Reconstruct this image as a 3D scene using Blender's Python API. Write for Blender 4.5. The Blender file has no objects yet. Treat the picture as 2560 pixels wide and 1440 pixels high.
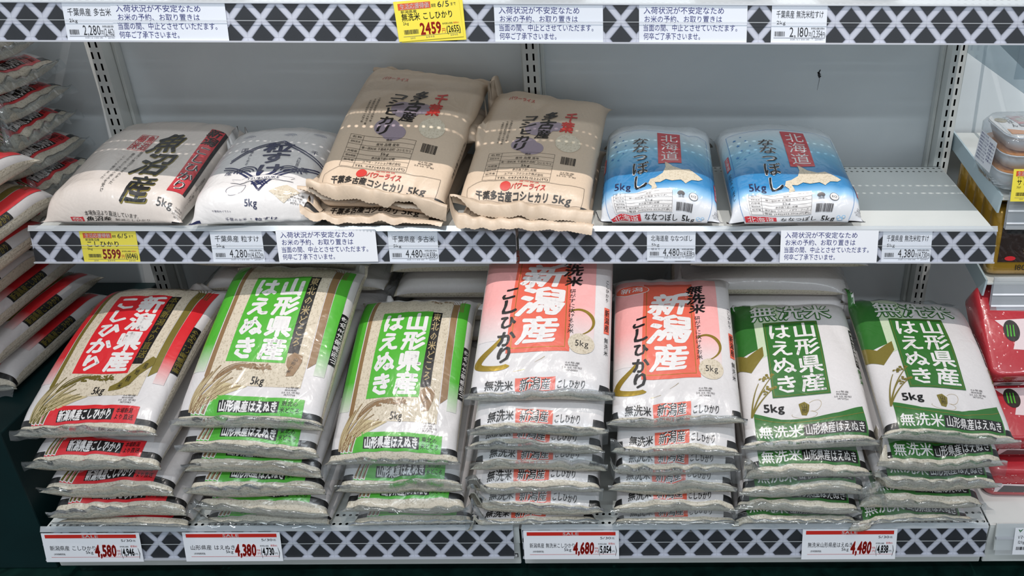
import bpy, math, random
import numpy as np
from mathutils import Matrix, Vector
from mathutils.geometry import tessellate_polygon
random.seed(5)
S = bpy.context.scene
COL = S.collection
# ------------------------------------------------------------ camera, world, lights, exposure
cam = bpy.data.cameras.new('camera'); camo = bpy.data.objects.new('camera', cam); COL.objects.link(camo)
cam.sensor_width = 36; cam.lens = 2211.28/2560*36
cam.shift_x = (1280-1635.32)/2560; cam.shift_y = (754.24-720)/2560
cam.clip_start = .01
def _rot(rx, ry, rz): return (Matrix.Rotation(rz, 3, 'Z') @ Matrix.Rotation(rx, 3, 'X') @ Matrix.Rotation(ry, 3, 'Y'))
_R = _rot(-.501146, -.0070809, -.0159711)
_M = Matrix((( _R[0][0], _R[0][2], -_R[0][1]), (_R[1][0], _R[1][2], -_R[1][1]), (_R[2][0], _R[2][2], -_R[2][1])))
camo.matrix_world = Matrix.Translation((.232692, -1.513466, 1.328720)) @ _M.to_4x4()
S.camera = camo
S.view_settings.view_transform = 'Standard'; S.view_settings.look = 'None'
S.view_settings.exposure = 0.45; S.view_settings.gamma = 1.0
try: S.view_settings.use_curve_mapping = False
except Exception: pass
W = bpy.data.worlds.new('store'); S.world = W; W.use_nodes = True
W.node_tree.nodes['Background'].inputs[0].default_value = (.88, .94, 1.0, 1)
W.node_tree.nodes['Background'].inputs[1].default_value = .30
def spot(x, y, z, tx, ty, tz, power, ang, col=(1, .93, .88), rad=.009):
    l = bpy.data.lights.new('track_spot', 'SPOT'); l.energy = power; l.color = col; l.shadow_soft_size = rad
    l.spot_size = math.radians(ang); l.spot_blend = .8
    o = bpy.data.objects.new('track_spot', l); COL.objects.link(o); o.location = (x, y, z)
    o.rotation_euler = (Vector((tx, ty, tz))-Vector((x, y, z))).to_track_quat('-Z', 'Y').to_euler()
# ceiling track spots over the aisle edge of the shelves
for sx in (-.80, .05, .90):
    spot(sx, -.69, 2.9, sx*.95, .42, .9, 74, 56)
def area(x, y, z, sx, sy, power, col, rot=(0, 0, 0)):
    l = bpy.data.lights.new('ceiling_fill', 'AREA'); l.shape = 'RECTANGLE'; l.size = sx; l.size_y = sy; l.energy = power; l.color = col
    o = bpy.data.objects.new('ceiling_fill', l); COL.objects.link(o); o.location = (x, y, z); o.rotation_euler = rot
area(-.6, -2.3, 3.0, 2.4, .12, 34, (.86, .94, 1))       # unseen ceiling tubes, added behind the camera for general light
area(1.6, -3.4, 3.0, 2.4, .12, 34, (.86, .94, 1))
# ------------------------------------------------------------ materials
def lin(h):
    h = h.lstrip('#'); c = [int(h[i:i+2], 16)/255 for i in (0, 2, 4)]
    return tuple((x/12.92 if x <= .04045 else ((x+.055)/1.055)**2.4) for x in c)
MATS = {}
def _new(name):
    m = bpy.data.materials.new(name); m.use_nodes = True
    return m, m.node_tree, m.node_tree.nodes, m.node_tree.links, m.node_tree.nodes['Principled BSDF']
def _math(nt, op, a, b=None, clamp=False):
    n = nt.nodes.new('ShaderNodeMath'); n.operation = op; n.use_clamp = clamp
    for i, v in enumerate((a, b)):
        if v is None: continue
        if isinstance(v, (int, float)): n.inputs[i].default_value = v
        else: nt.links.new(v, n.inputs[i])
    return n.outputs[0]
def _noise(nt, vec, scale, detail=2, stretch=None, rough=.5, dist=0.):
    if stretch:
        mp = nt.nodes.new('ShaderNodeMapping'); mp.inputs['Scale'].default_value = stretch; nt.links.new(vec, mp.inputs['Vector']); vec = mp.outputs[0]
    n = nt.nodes.new('ShaderNodeTexNoise'); n.inputs['Scale'].default_value = scale; n.inputs['Detail'].default_value = detail
    n.inputs['Roughness'].default_value = rough; n.inputs['Distortion'].default_value = dist
    nt.links.new(vec, n.inputs['Vector']); return n.outputs[0]
def _film_bump(nt, b, strength):
    tc = nt.nodes.new('ShaderNodeTexCoord').outputs['Object']
    a = _noise(nt, tc, 20, 3, (1, .55, 1), .55, 1.2)
    r = _math(nt, 'ABSOLUTE', _math(nt, 'SUBTRACT', _noise(nt, tc, 13, 2, (1, .8, 1), .5, 2.), .5))
    c = _noise(nt, tc, 210, 1)
    h = _math(nt, 'ADD', _math(nt, 'MULTIPLY', a, .55), _math(nt, 'ADD', _math(nt, 'MULTIPLY', r, 1.1), _math(nt, 'MULTIPLY', c, .012)))
    bp = nt.nodes.new('ShaderNodeBump'); bp.inputs['Strength'].default_value = strength; bp.inputs['Distance'].default_value = .007
    nt.links.new(h, bp.inputs['Height'])
    return bp.outputs[0]
def film(name, col, rough=.42, coat=.75, crough=.2, bump=.5, metal=0., fade=None, var=.06):
    """Printed plastic film; fade=(colour2, t0, t1) blends to colour2 for print coordinate t below t0."""
    if name in MATS: return MATS[name]
    m, nt, N, L, b = _new(name)
    c = lin(col) if isinstance(col, str) else col
    rgb = N.new('ShaderNodeRGB'); rgb.outputs[0].default_value = (*c, 1); out = rgb.outputs[0]
    if fade:
        uv = N.new('ShaderNodeUVMap'); sp = N.new('ShaderNodeSeparateXYZ'); L.new(uv.outputs[0], sp.inputs[0])
        mr = N.new('ShaderNodeMapRange'); mr.inputs[1].default_value = fade[1]; mr.inputs[2].default_value = fade[2]; L.new(sp.outputs[1], mr.inputs[0])
        mx = N.new('ShaderNodeMix'); mx.data_type = 'RGBA'; mx.inputs['A'].default_value = (*lin(fade[0]), 1)
        L.new(mr.outputs[0], mx.inputs['Factor']); L.new(out, mx.inputs['B']); out = mx.outputs['Result']
    if var:
        tc = N.new('ShaderNodeTexCoord').outputs['Object']
        f = _math(nt, 'ADD', _math(nt, 'MULTIPLY', _noise(nt, tc, 260, 2), var*2), 1-var)
        mx = N.new('ShaderNodeMix'); mx.data_type = 'RGBA'; mx.blend_type = 'MULTIPLY'; mx.inputs['Factor'].default_value = 1
        L.new(out, mx.inputs['A']); L.new(f, mx.inputs['B']); out = mx.outputs['Result']
    L.new(out, b.inputs['Base Color'])
    b.inputs['Roughness'].default_value = rough; b.inputs['Metallic'].default_value = metal
    b.inputs['Coat Weight'].default_value = coat; b.inputs['Coat Roughness'].default_value = crough
    if bump:
        nm = _film_bump(nt, b, bump); L.new(nm, b.inputs['Coat Normal'])
        bp2 = _film_bump(nt, b, bump*.35); L.new(bp2, b.inputs['Normal'])
    MATS[name] = m; return m
def rice_mat(name, c0, c1, coat=.8, bump=.5):
    if name in MATS: return MATS[name]
    m, nt, N, L, b = _new(name)
    tc = N.new('ShaderNodeTexCoord').outputs['Object']
    v = N.new('ShaderNodeTexVoronoi'); v.inputs['Scale'].default_value = 330; v.inputs['Randomness'].default_value = 1
    mp = N.new('ShaderNodeMapping'); mp.inputs['Scale'].default_value = (1, .75, 1.2); L.new(tc, mp.inputs[0]); L.new(mp.outputs[0], v.inputs['Vector'])
    sp = N.new('ShaderNodeSeparateColor'); L.new(v.outputs['Color'], sp.inputs[0])
    f = _math(nt, 'ADD', _math(nt, 'MULTIPLY', sp.outputs[0], .6), _math(nt, 'MULTIPLY', v.outputs['Distance'], 90/100.))
    cr = N.new('ShaderNodeValToRGB'); cr.color_ramp.elements[0].color = (*lin(c0), 1); cr.color_ramp.elements[1].color = (*lin(c1), 1)
    cr.color_ramp.elements[0].position = .1; cr.color_ramp.elements[1].position = .8
    L.new(f, cr.inputs[0]); L.new(cr.outputs[0], b.inputs['Base Color'])
    b.inputs['Roughness'].default_value = .6; b.inputs['Specular IOR Level'].default_value = .15; b.inputs['Coat Weight'].default_value = coat; b.inputs['Coat Roughness'].default_value = .2
    L.new(_film_bump(nt, b, bump), b.inputs['Coat Normal'])
    bp = N.new('ShaderNodeBump'); bp.inputs['Strength'].default_value = .4; bp.inputs['Distance'].default_value = .001
    L.new(v.outputs['Distance'], bp.inputs['Height']); L.new(bp.outputs[0], b.inputs['Normal'])
    MATS[name] = m; return m
def plain(name, col, rough=.5, metal=0., alpha=1., spec=.5, emit=None, noise=None, bumpy=0.):
    if name in MATS: return MATS[name]
    m, nt, N, L, b = _new(name)
    c = lin(col) if isinstance(col, str) else col
    b.inputs['Base Color'].default_value = (*c, 1); b.inputs['Roughness'].default_value = rough
    b.inputs['Metallic'].default_value = metal; b.inputs['Alpha'].default_value = alpha; b.inputs['Specular IOR Level'].default_value = spec
    if noise:
        tc = N.new('ShaderNodeTexCoord').outputs['Object']
        n = _noise(nt, tc, noise[0], 5, None, .6, .6)
        cr = N.new('ShaderNodeValToRGB'); cr.color_ramp.elements[0].color = (*lin(noise[1]), 1); cr.color_ramp.elements[1].color = (*c, 1)
        cr.color_ramp.elements[0].position = noise[2] if len(noise) > 2 else .35; cr.color_ramp.elements[1].position = noise[3] if len(noise) > 3 else .65
        L.new(n, cr.inputs[0]); L.new(cr.outputs[0], b.inputs['Base Color'])
        if bumpy:
            bp = N.new('ShaderNodeBump'); bp.inputs['Strength'].default_value = bumpy; bp.inputs['Distance'].default_value = .003
            L.new(n, bp.inputs['Height']); L.new(bp.outputs[0], b.inputs['Normal'])
    MATS[name] = m; return m
def clear(name, alpha=.06, tint='f2f6fa', rough=.05, bump=.6, refl=1.5):
    """thin clear plastic: mostly transmitting, Fresnel reflection, a little milkiness (alpha)"""
    if name in MATS: return MATS[name]
    m, nt, N, L, b = _new(name)
    t = N.new('ShaderNodeBsdfTransparent'); t.inputs[0].default_value = (*lin(tint), 1)
    g = N.new('ShaderNodeBsdfGlossy'); g.inputs['Roughness'].default_value = rough
    fr = N.new('ShaderNodeLayerWeight'); fr.inputs[0].default_value = .5
    f = _math(nt, 'MULTIPLY', _math(nt, 'ADD', _math(nt, 'MULTIPLY', _math(nt, 'POWER', fr.outputs['Facing'], 5), .6), .045), refl, True)
    mx = N.new('ShaderNodeMixShader'); L.new(f, mx.inputs[0]); L.new(t.outputs[0], mx.inputs[1]); L.new(g.outputs[0], mx.inputs[2])
    d = N.new('ShaderNodeBsdfDiffuse'); d.inputs[0].default_value = (.85, .88, .9, 1)
    m2 = N.new('ShaderNodeMixShader'); m2.inputs[0].default_value = alpha; L.new(mx.outputs[0], m2.inputs[1]); L.new(d.outputs[0], m2.inputs[2])
    L.new(m2.outputs[0], N['Material Output'].inputs[0])
    if bump:
        nm = _film_bump(nt, b, bump)
        for q in (g, d): L.new(nm, q.inputs['Normal'])
        L.new(nm, fr.inputs['Normal'])
    MATS[name] = m; return m
def lattice_mat():
    if 'lattice print' in MATS: return MATS['lattice print']
    m, nt, N, L, b = _new('lattice print')
    uv = N.new('ShaderNodeUVMap'); sp = N.new('ShaderNodeSeparateXYZ'); L.new(uv.outputs[0], sp.inputs[0])
    p = _math(nt, 'DIVIDE', sp.outputs[0], .0508); q = _math(nt, 'DIVIDE', sp.outputs[1], .0585)
    A = _math(nt, 'ABSOLUTE', _math(nt, 'SUBTRACT', _math(nt, 'FRACT', _math(nt, 'ADD', p, q)), .5))
    B = _math(nt, 'ABSOLUTE', _math(nt, 'SUBTRACT', _math(nt, 'FRACT', _math(nt, 'SUBTRACT', p, q)), .5))
    d = _math(nt, 'MINIMUM', A, B)
    cr = N.new('ShaderNodeValToRGB'); e = cr.color_ramp.elements
    e[0].position = 0; e[0].color = (*lin('cfd0da'), 1); e[1].position = 1; e[1].color = (*lin('14161b'), 1)
    for pos, c in ((.09, 'c3c4d0'), (.13, '8e909c'), (.148, '1c1f26')):
        k = e.new(pos); k.color = (*lin(c), 1)
    L.new(d, cr.inputs[0])
    seam = _math(nt, 'LESS_THAN', _math(nt, 'ABSOLUTE', _math(nt, 'SUBTRACT', A, B)), .012)
    mx = N.new('ShaderNodeMix'); mx.data_type = 'RGBA'; mx.blend_type = 'MULTIPLY'; mx.inputs['B'].default_value = (.72, .72, .74, 1)
    L.new(_math(nt, 'MULTIPLY', seam, .8), mx.inputs['Factor']); L.new(cr.outputs[0], mx.inputs['A'])
    L.new(mx.outputs['Result'], b.inputs['Base Color']); b.inputs['Roughness'].default_value = .5
    MATS['lattice print'] = m; return m
# ------------------------------------------------------------ object helpers
def link(o, parent=None):
    COL.objects.link(o)
    if parent is not None: o.parent = parent
    return o
def mesh_obj(name, V, F, mats, parent=None, midx=None, smooth_=False, uv=None, normals=None):
    me = bpy.data.meshes.new(name)
    V = np.asarray(V, dtype=np.float64)
    me.from_pydata(V.tolist(), [], [list(map(int, f)) for f in F] if not isinstance(F, np.ndarray) else F.tolist())
    for m in (mats if isinstance(mats, (list, tuple)) else [mats]): me.materials.append(m)
    if midx is not None: me.polygons.foreach_set('material_index', np.asarray(midx, dtype=np.int32))
    if smooth_: me.polygons.foreach_set('use_smooth', np.ones(len(me.polygons), dtype=bool))
    if uv is not None:
        ul = me.uv_layers.new(name='UVMap'); li = np.empty(len(me.loops), dtype=np.int32); me.loops.foreach_get('vertex_index', li)
        ul.data.foreach_set('uv', np.asarray(uv, dtype=np.float32)[li].ravel())
    me.update()
    if normals is not None: me.normals_split_custom_set_from_vertices(np.asarray(normals).tolist())
    o = bpy.data.objects.new(name, me)
    return link(o, parent)
def empty(name, loc=(0, 0, 0), rot=None, label=None, cat=None, group=None, kind=None):
    o = bpy.data.objects.new(name, None); o.empty_display_size = .02
    if rot is not None: o.matrix_world = Matrix.Translation(loc) @ Matrix(rot.tolist()).to_4x4()
    else: o.location = loc
    link(o); return tag(o, label, cat, group, kind)
def tag(o, label=None, cat=None, group=None, kind=None):
    for k, v in (('label', label), ('category', cat), ('group', group), ('kind', kind)):
        if v: o[k] = v
    return o
class Mesh:
    """collects boxes and polygons into one mesh"""
    def __init__(s): s.V = []; s.F = []; s.M = []
    def quad(s, a, b, c, d, m=0):
        n = len(s.V); s.V += [a, b, c, d]; s.F.append((n, n+1, n+2, n+3)); s.M.append(m)
    def poly(s, pts, m=0):
        n = len(s.V); s.V += list(pts); s.F.append(tuple(range(n, n+len(pts)))); s.M.append(m)
    def box(s, x0, x1, y0, y1, z0, z1, m=0):
        n = len(s.V); s.V += [(x, y, z) for z in (z0, z1) for y in (y0, y1) for x in (x0, x1)]
        for f in ((0, 2, 3, 1), (4, 5, 7, 6), (0, 1, 5, 4), (2, 6, 7, 3), (0, 4, 6, 2), (1, 3, 7, 5)):
            s.F.append(tuple(n+i for i in f)); s.M.append(m)
    def prism(s, pts, d, m=0):
        """polygon pts (3d) extruded by vector d"""
        n = len(s.V); k = len(pts); s.V += [tuple(p) for p in pts]+[tuple(np.add(p, d)) for p in pts]
        s.F.append(tuple(range(n, n+k))); s.F.append(tuple(range(n+2*k-1, n+k-1, -1))); s.M += [m, m]
        for i in range(k):
            j = (i+1) % k; s.F.append((n+i, n+k+i, n+k+j, n+j)); s.M.append(m)
    def obj(s, name, mats, parent=None, smooth_=False, bevel=0.):
        o = mesh_obj(name, s.V, s.F, mats, parent, s.M, smooth_)
        if bevel:
            b = o.modifiers.new('bevel', 'BEVEL'); b.width = bevel; b.segments = 2; b.limit_method = 'ANGLE'
        return o
# ------------------------------------------------------------ print engine
_G = {}
def glyph(ch, off=0., res=2):
    k = (ch, off, res)
    if k not in _G:
        if off >= .012:          # bold: overlay copies shifted around a circle
            V, T = glyph(ch, 0., res); n = len(V)
            ring = [(off*math.cos(a*math.pi/4), off*math.sin(a*math.pi/4)) for a in range(8 if off > .02 else 4)] if len(T) else []
            if off > .035: ring += [(x*.5, y*.5) for x, y in ring[::2]]
            if ring: V, T = np.concatenate([V+np.array(d) for d in ring]), np.concatenate([T+n*i for i in range(len(ring))])
            _G[k] = (V, T); return _G[k]
        c = bpy.data.curves.new('g', 'FONT'); c.body = ch; c.size = 1; c.resolution_u = res; c.fill_mode = 'FRONT'
        o = bpy.data.objects.new('g', c); COL.objects.link(o)
        me = o.evaluated_get(bpy.context.evaluated_depsgraph_get()).to_mesh()
        V = np.array([v.co[:2] for v in me.vertices]).reshape(-1, 2)
        me.calc_loop_triangles()
        T = np.array([t.vertices[:] for t in me.loop_triangles], dtype=np.int64).reshape(-1, 3)
        bpy.data.objects.remove(o); bpy.data.curves.remove(c)
        _G[k] = (V, T)
    return _G[k]
def adv(ch):
    if ch == ' ': return .35
    if ord(ch) > 0x2e7f: return 1.
    V, T = glyph(ch)
    return (V[:, 0].max()+.055) if len(V) else .4
def subdivide(V, T, mx, sc):
    """split every edge longer than mx (metres; sc = metres per unit on each axis)"""
    for _ in range(7):
        E = np.sort(np.concatenate([T[:, [0, 1]], T[:, [1, 2]], T[:, [2, 0]]]), axis=1)
        U, inv = np.unique(E, axis=0, return_inverse=True); inv = inv.reshape(-1)
        ln = np.linalg.norm((V[U[:, 0]]-V[U[:, 1]])*sc, axis=1)
        long = ln > mx
        if not long.any(): break
        mid = np.full(len(U), -1); mid[long] = len(V)+np.arange(long.sum())
        V = np.vstack([V, (V[U[long, 0]]+V[U[long, 1]])/2])
        n = len(T); m = np.stack([mid[inv[:n]], mid[inv[n:2*n]], mid[inv[2*n:]]], 1)
        out = [T[(m < 0).all(1)]]
        cnt = (m >= 0).sum(1)
        for r in range(3):      # rotate so that pattern is canonical
            Tr = np.roll(T, -r, 1); mr = np.roll(m, -r, 1)
            k = (cnt == 1) & (mr[:, 0] >= 0)
            a, b, c = Tr[k].T; x = mr[k, 0]
            out += [np.stack([a, x, c], 1), np.stack([x, b, c], 1)]
            k = (cnt == 2) & (mr[:, 0] >= 0) & (mr[:, 1] >= 0)
            a, b, c = Tr[k].T; x, y = mr[k, 0], mr[k, 1]
            out += [np.stack([a, x, c], 1), np.stack([x, y, c], 1), np.stack([x, b, y], 1)]
        k = cnt == 3; a, b, c = T[k].T; x, y, z = m[k].T
        out += [np.stack(q, 1) for q in ((a, x, z), (x, b, y), (z, y, c), (x, y, z))]
        T = np.concatenate(out)
    return V, T
class Print:
    """flat artwork in print coordinates (s,t) in 0..1; SW, SL the sheet size in metres"""
    def __init__(s, SW, SL): s.SW, s.SL = SW, SL; s.parts = []; s.mats = []; s.done = None
    def _add(s, V, T, mat, layer):
        if mat not in s.mats: s.mats.append(mat)
        if len(T): s.parts.append((np.asarray(V, float), np.asarray(T), s.mats.index(mat), layer))
    def poly(s, mat, pts, layer=0):
        tr = tessellate_polygon([[Vector((x*s.SW, y*s.SL, 0)) for x, y in pts]])
        s._add(pts, [list(t) for t in tr], mat, layer)
    def rect(s, mat, s0, t0, s1, t1, layer=0): s._add([(s0, t0), (s1, t0), (s1, t1), (s0, t1)], [(0, 1, 2), (0, 2, 3)], mat, layer)
    def quad(s, mat, pts, layer=0): s._add(pts, [(0, 1, 2), (0, 2, 3)], mat, layer)
    def frame(s, mat, s0, t0, s1, t1, w, layer=0):
        a, b = w/s.SW, w/s.SL
        s.rect(mat, s0, t0, s1, t0+b, layer); s.rect(mat, s0, t1-b, s1, t1, layer); s.rect(mat, s0, t0+b, s0+a, t1-b, layer); s.rect(mat, s1-a, t0+b, s1, t1-b, layer)
    def ell(s, mat, cs, ct, r, rt=None, layer=0, n=28, ang=0.):
        rt = rt or r; q = np.linspace(0, 2*np.pi, n, endpoint=False); x, y = r*np.cos(q), rt*np.sin(q)
        X = x*np.cos(ang)-y*np.sin(ang); Y = x*np.sin(ang)+y*np.cos(ang)
        V = [(cs, ct)]+[(cs+a/s.SW, ct+b/s.SL) for a, b in zip(X, Y)]
        s._add(V, [(0, i+1, (i+1) % n+1) for i in range(n)], mat, layer)
    def stroke(s, mat, pts, w0, w1=None, layer=0, n=24, wm=None):
        """smooth tapering brush line through pts; widths in metres"""
        P = np.array(pts, float); w1 = w0 if w1 is None else w1
        u = np.linspace(0, 1, len(P)); q = np.linspace(0, 1, n)
        if len(P) > 2:
            co = np.polyfit(u, P, min(len(P)-1, 4)); C = np.stack([np.polyval(co[:, k], q) for k in (0, 1)], 1)
        else: C = np.stack([np.interp(q, u, P[:, k]) for k in (0, 1)], 1)
        M = C*(s.SW, s.SL); d = np.gradient(M, axis=0); nrm = np.stack([-d[:, 1], d[:, 0]], 1)/(np.linalg.norm(d, axis=1)[:, None]+1e-9)
        w = (w0+(w1-w0)*q) if wm is None else np.interp(q, [0, .5, 1], [w0, wm, w1])
        Lf = (M+nrm*w[:, None]/2)/(s.SW, s.SL); Rt = (M-nrm*w[:, None]/2)/(s.SW, s.SL)
        V = np.concatenate([Lf, Rt]); T = []
        for i in range(n-1): T += [(i, n+i, n+i+1), (i, n+i+1, i+1)]
        s._add(V, T, mat, layer)
    def H(s, txt, s0, t0, s1, t1, mat, layer=2, off=0., res=1, brush=0., rot=False, skew=0.):
        """one line of text filling the box; rot: runs along +t, glyph tops towards -s"""
        if rot: (a0, a1, b0, b1) = (t0, t1, s1, s0); wM, hM = s.SL, s.SW
        else: (a0, a1, b0, b1) = (s0, s1, t0, t1); wM, hM = s.SW, s.SL
        if not txt: return
        cjk = any(ord(c) > 0x2e7f for c in txt); lo, hi = (-.085, .85) if cjk else (0, .69)
        tot = sum(adv(c) for c in txt); kx = (a1-a0)/tot; ky = (b1-b0)/(hi-lo); x = 0
        for i, c in enumerate(txt):
            V, T = glyph(c, off, res)
            if len(T):
                V = V.copy()
                if skew: V[:, 0] += skew*(V[:, 1]-.38)
                if brush: V = s._brush(V, brush, i)
                A = a0+(x+V[:, 0])*kx; Bq = b0+(V[:, 1]-lo)*ky
                s._add(np.stack([Bq, A] if rot else [A, Bq], 1), T, mat, layer)
            x += adv(c)
    def _brush(s, V, a, i):
        x, y = V[:, 0]-.5, V[:, 1]-.38
        c = 1+.12*a*math.sin(i*2.1)
        X = x*c+.13*a*y+.05*a*np.sin(5*y+i); Y = y*c+.12*a*x+.05*a*np.sin(6*x+1.7*i)
        return np.stack([X+.5, Y+.38], 1)
    def V(s, txt, s0, t0, s1, t1, mat, layer=2, off=0., res=1, brush=0., slant=0.):
        """vertical text from t1 (top) down to t0; slant shifts the column in s from top to bottom"""
        n = len(txt); ht = (t1-t0)/n
        for i, c in enumerate(txt):
            V, T = glyph(c, off, res)
            if not len(T): continue
            if c == 'ー': V = np.stack([.5+(V[:, 1]-.38)*1, .38-(V[:, 0]-.5)], 1)
            if brush: V = s._brush(V, brush, i)
            k = i/max(1, n-1)
            A = s0+slant*k+V[:, 0]*(s1-s0); Bq = t1-(i+1)*ht+(V[:, 1]+.12)*ht
            s._add(np.stack([A, Bq], 1), T, mat, layer)
    def bars(s, mat, s0, t0, s1, t1, seed=1, n=30, layer=2):
        r = random.Random(seed); x = s0; u = (s1-s0)/n/1.75
        while x < s1-u*2:
            w = r.choice((1, 1, 2, 3))*u*.75; s.rect(mat, x, t0, min(x+w, s1), t1, layer); x += w+r.choice((1, 1, 2))*u*.75
    def remap(s, a, b):
        s.parts = [(np.stack([V[:, 0], np.interp(V[:, 1], a, b)], 1), T, m, l) for V, T, m, l in s.parts]; return s
    def cook(s, mx=.008):
        if s.done is None:
            VV, TT, MM, LL, n = [], [], [], [], 0
            for V, T, m, l in s.parts:
                V, T = subdivide(V, T, mx, np.array([s.SW, s.SL])) if mx else (V, T)
                VV.append(V); TT.append(T+n); MM.append(np.full(len(T), m)); LL.append(np.full(len(V), l)); n += len(V)
            V = np.concatenate(VV); T = np.concatenate(TT)
            a, b, c = V[T[:, 0]], V[T[:, 1]], V[T[:, 2]]
            fl = ((b-a)[:, 0]*(c-a)[:, 1]-(b-a)[:, 1]*(c-a)[:, 0]) < 0
            T[fl] = T[fl][:, [0, 2, 1]]
            s.done = V, T, np.concatenate(MM), np.concatenate(LL)
        return s.done
    def on_grid(s, top, name, parent, lift=.0006, step=.0003):
        V, T, M, Ly = s.cook()
        nu, nv = top.shape[:2]
        du = np.gradient(top, axis=0); dv = np.gradient(top, axis=1); N = np.cross(du, dv); N /= np.linalg.norm(N, axis=2)[..., None]+1e-12
        x = np.clip(V[:, 0], 0, .99999)*(nu-1); y = np.clip(V[:, 1], 0, .99999)*(nv-1)
        i, j = x.astype(int), y.astype(int); fx, fy = (x-i)[:, None], (y-j)[:, None]
        bi = lambda g: g[i, j]*(1-fx)*(1-fy)+g[i+1, j]*fx*(1-fy)+g[i, j+1]*(1-fx)*fy+g[i+1, j+1]*fx*fy
        n = bi(N); n /= np.linalg.norm(n, axis=1)[:, None]
        P = bi(top)+n*(lift+step*Ly)[:, None]
        return mesh_obj(name, P, T, s.mats, parent, M, True, V, n)
    def on_plane(s, name, parent, o, ex, ey, lift=.0003, step=.0002):
        """o: origin of (0,0); ex, ey: full edge vectors"""
        V, T, M, Ly = s.cook(None); o, ex, ey = (np.array(q, float) for q in (o, ex, ey))
        n = np.cross(ex, ey); n /= np.linalg.norm(n)
        P = o+V[:, :1]*ex+V[:, 1:]*ey+n*(lift+step*Ly)[:, None]
        return mesh_obj(name, P, T, s.mats, parent, M, False, V)
# ---------------------------------------------------------------- bag shape
NU, NV = 41, 57
def smooth(e): e = np.clip(e, 0, 1); return e*e*(3-2*e)
def bag_surface(L=.37, W=.28, T=.068, fr=.68, seed=0, droop=0., wr=1., fold=0., bend=0., lf=.016, yf=.052):
    """Top and bottom grids (NU x NV x 3) of a filled pillow bag lying on z=0,
    front seal at y=0, plus the print extents SW, SL in metres."""
    rng = np.random.RandomState(seed)
    w = np.linspace(0, 1, 241)
    y = L*(.55*w + .45*(.5-.5*np.cos(np.pi*w)))
    gf = lambda q, yf, p: (1-(1-np.clip(q/yf, 0, 1))**p)**(1/p)
    g = gf(y, yf, 2.0)*gf(L-y, .085, 2.0)
    blg = fr+(1-fr)*smooth(y/(.6*L))
    h = .006+(T-.006)*g*blg
    arc = np.concatenate([[0], np.cumsum(np.hypot(np.diff(y), np.diff(h)))]); SL = arc[-1]
    v = np.linspace(0, 1, NV)
    y = np.interp(v*SL, arc, y); h = np.interp(v*SL, arc, h); g = np.interp(v*SL, arc, g)
    n = 3.4
    th = np.linspace(-np.pi/2, np.pi/2, 401)
    X = np.sign(np.sin(th))*np.abs(np.sin(th))**(2/n); Z = np.abs(np.cos(th))**(2/n)
    Wm = W-.022
    ca = np.concatenate([[0], np.cumsum(np.hypot(np.diff(X)*Wm/2, np.diff(Z)*T*.58))]); SW = ca[-1]
    s = np.linspace(0, 1, NU)
    X = np.interp(s*SW, ca, X); Z = np.interp(s*SW, ca, Z)
    a = 2*s-1
    e = smooth(g*1.15)
    x = (W/2*a)[:, None]*(1-e)[None]+(Wm/2*X)[:, None]*e[None]
    zs = .42*h; lift = lf*(1-g)**1.5
    zt = zs[None]+(h-zs)[None]*Z[:, None]+lift[None]
    zb = zs[None]*(1-Z)[:, None]+lift[None]
    # wrinkles
    A, Vv = np.meshgrid(a, v, indexing='ij'); G = g[None]+0*A
    d = np.zeros_like(A)
    for k in range(7):
        kx, ky, ph = rng.uniform(-5, 5), rng.uniform(-4, 4), rng.uniform(0, 6.3)
        d += .0016*np.sin(kx*A+ky*Vv*2+ph)
    for k in range(5):
        kx, ky, ph = rng.uniform(-9, 9), rng.uniform(4, 14), rng.uniform(0, 6.3)
        d += .0006*wr*np.sin(kx*A+ky*Vv+ph)
    d *= np.clip(G*1.2, 0, 1)*Z[:, None]**.5
    fr_ = np.exp(-Vv/.10)+np.exp(-(1-Vv)/.12)
    for k in range(5):
        d += .0011*wr*fr_*np.sin(rng.uniform(8, 26)*A+rng.uniform(0, 6.3))*(.4+.6*Z[:, None])
    for k in range(6):      # sharp creases
        c, an, cv = rng.uniform(-.8, .8), rng.uniform(-.6, .6), rng.choice([rng.uniform(.03, .3), rng.uniform(.6, .97)])
        q = (A-c-an*(Vv-cv)*3)/.06
        d -= .0022*wr*np.exp(-q*q)*np.exp(-((Vv-cv)/.1)**2)
    if fold:                # front lip pushed up in the middle (kraft bags)
        d += fold*np.exp(-((A+.25)/.42)**2)*np.exp(-(Vv/.13)**2)
    sk = rng.uniform(-.006, .006); wob = rng.uniform(-.004, .004)
    yy = np.broadcast_to(y, A.shape)+.5*wob*np.sin(3*A+1)*(1-G)
    zo = -droop*np.clip(.14-yy, 0, 1)**2/.14**2 + bend*np.sin(np.pi*np.clip(yy/L,0,1))
    sag = .004*np.sin(A*rng.uniform(2, 4)+rng.uniform(0, 6))*np.exp(-yy/.05)*wr
    xx = x+sk*(yy/L-.5)
    top = np.stack([xx, yy, zt+d+zo+sag], -1)
    bot = np.stack([xx, yy, np.minimum(zb, zt-.0005)+zo+sag+np.where((Vv<.001)|(Vv>.999), d, 0)], -1)
    bot[0] = top[0]; bot[-1] = top[-1]; bot[:, 0] = top[:, 0]; bot[:, -1] = top[:, -1]
    return top, bot, SW, SL
def pose_m(yaw, pit, rol):
    cz, sz, cx, sx, cy, sy = *[f(np.radians(q)) for q in (yaw,) for f in (np.cos, np.sin)], *[f(np.radians(pit)) for f in (np.cos, np.sin)], *[f(np.radians(rol)) for f in (np.cos, np.sin)]
    return np.array([[cz,-sz,0],[sz,cz,0],[0,0,1]])@np.array([[1,0,0],[0,cx,-sx],[0,sx,cx]])@np.array([[cy,0,sy],[0,1,0],[-sy,0,cy]])

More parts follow.
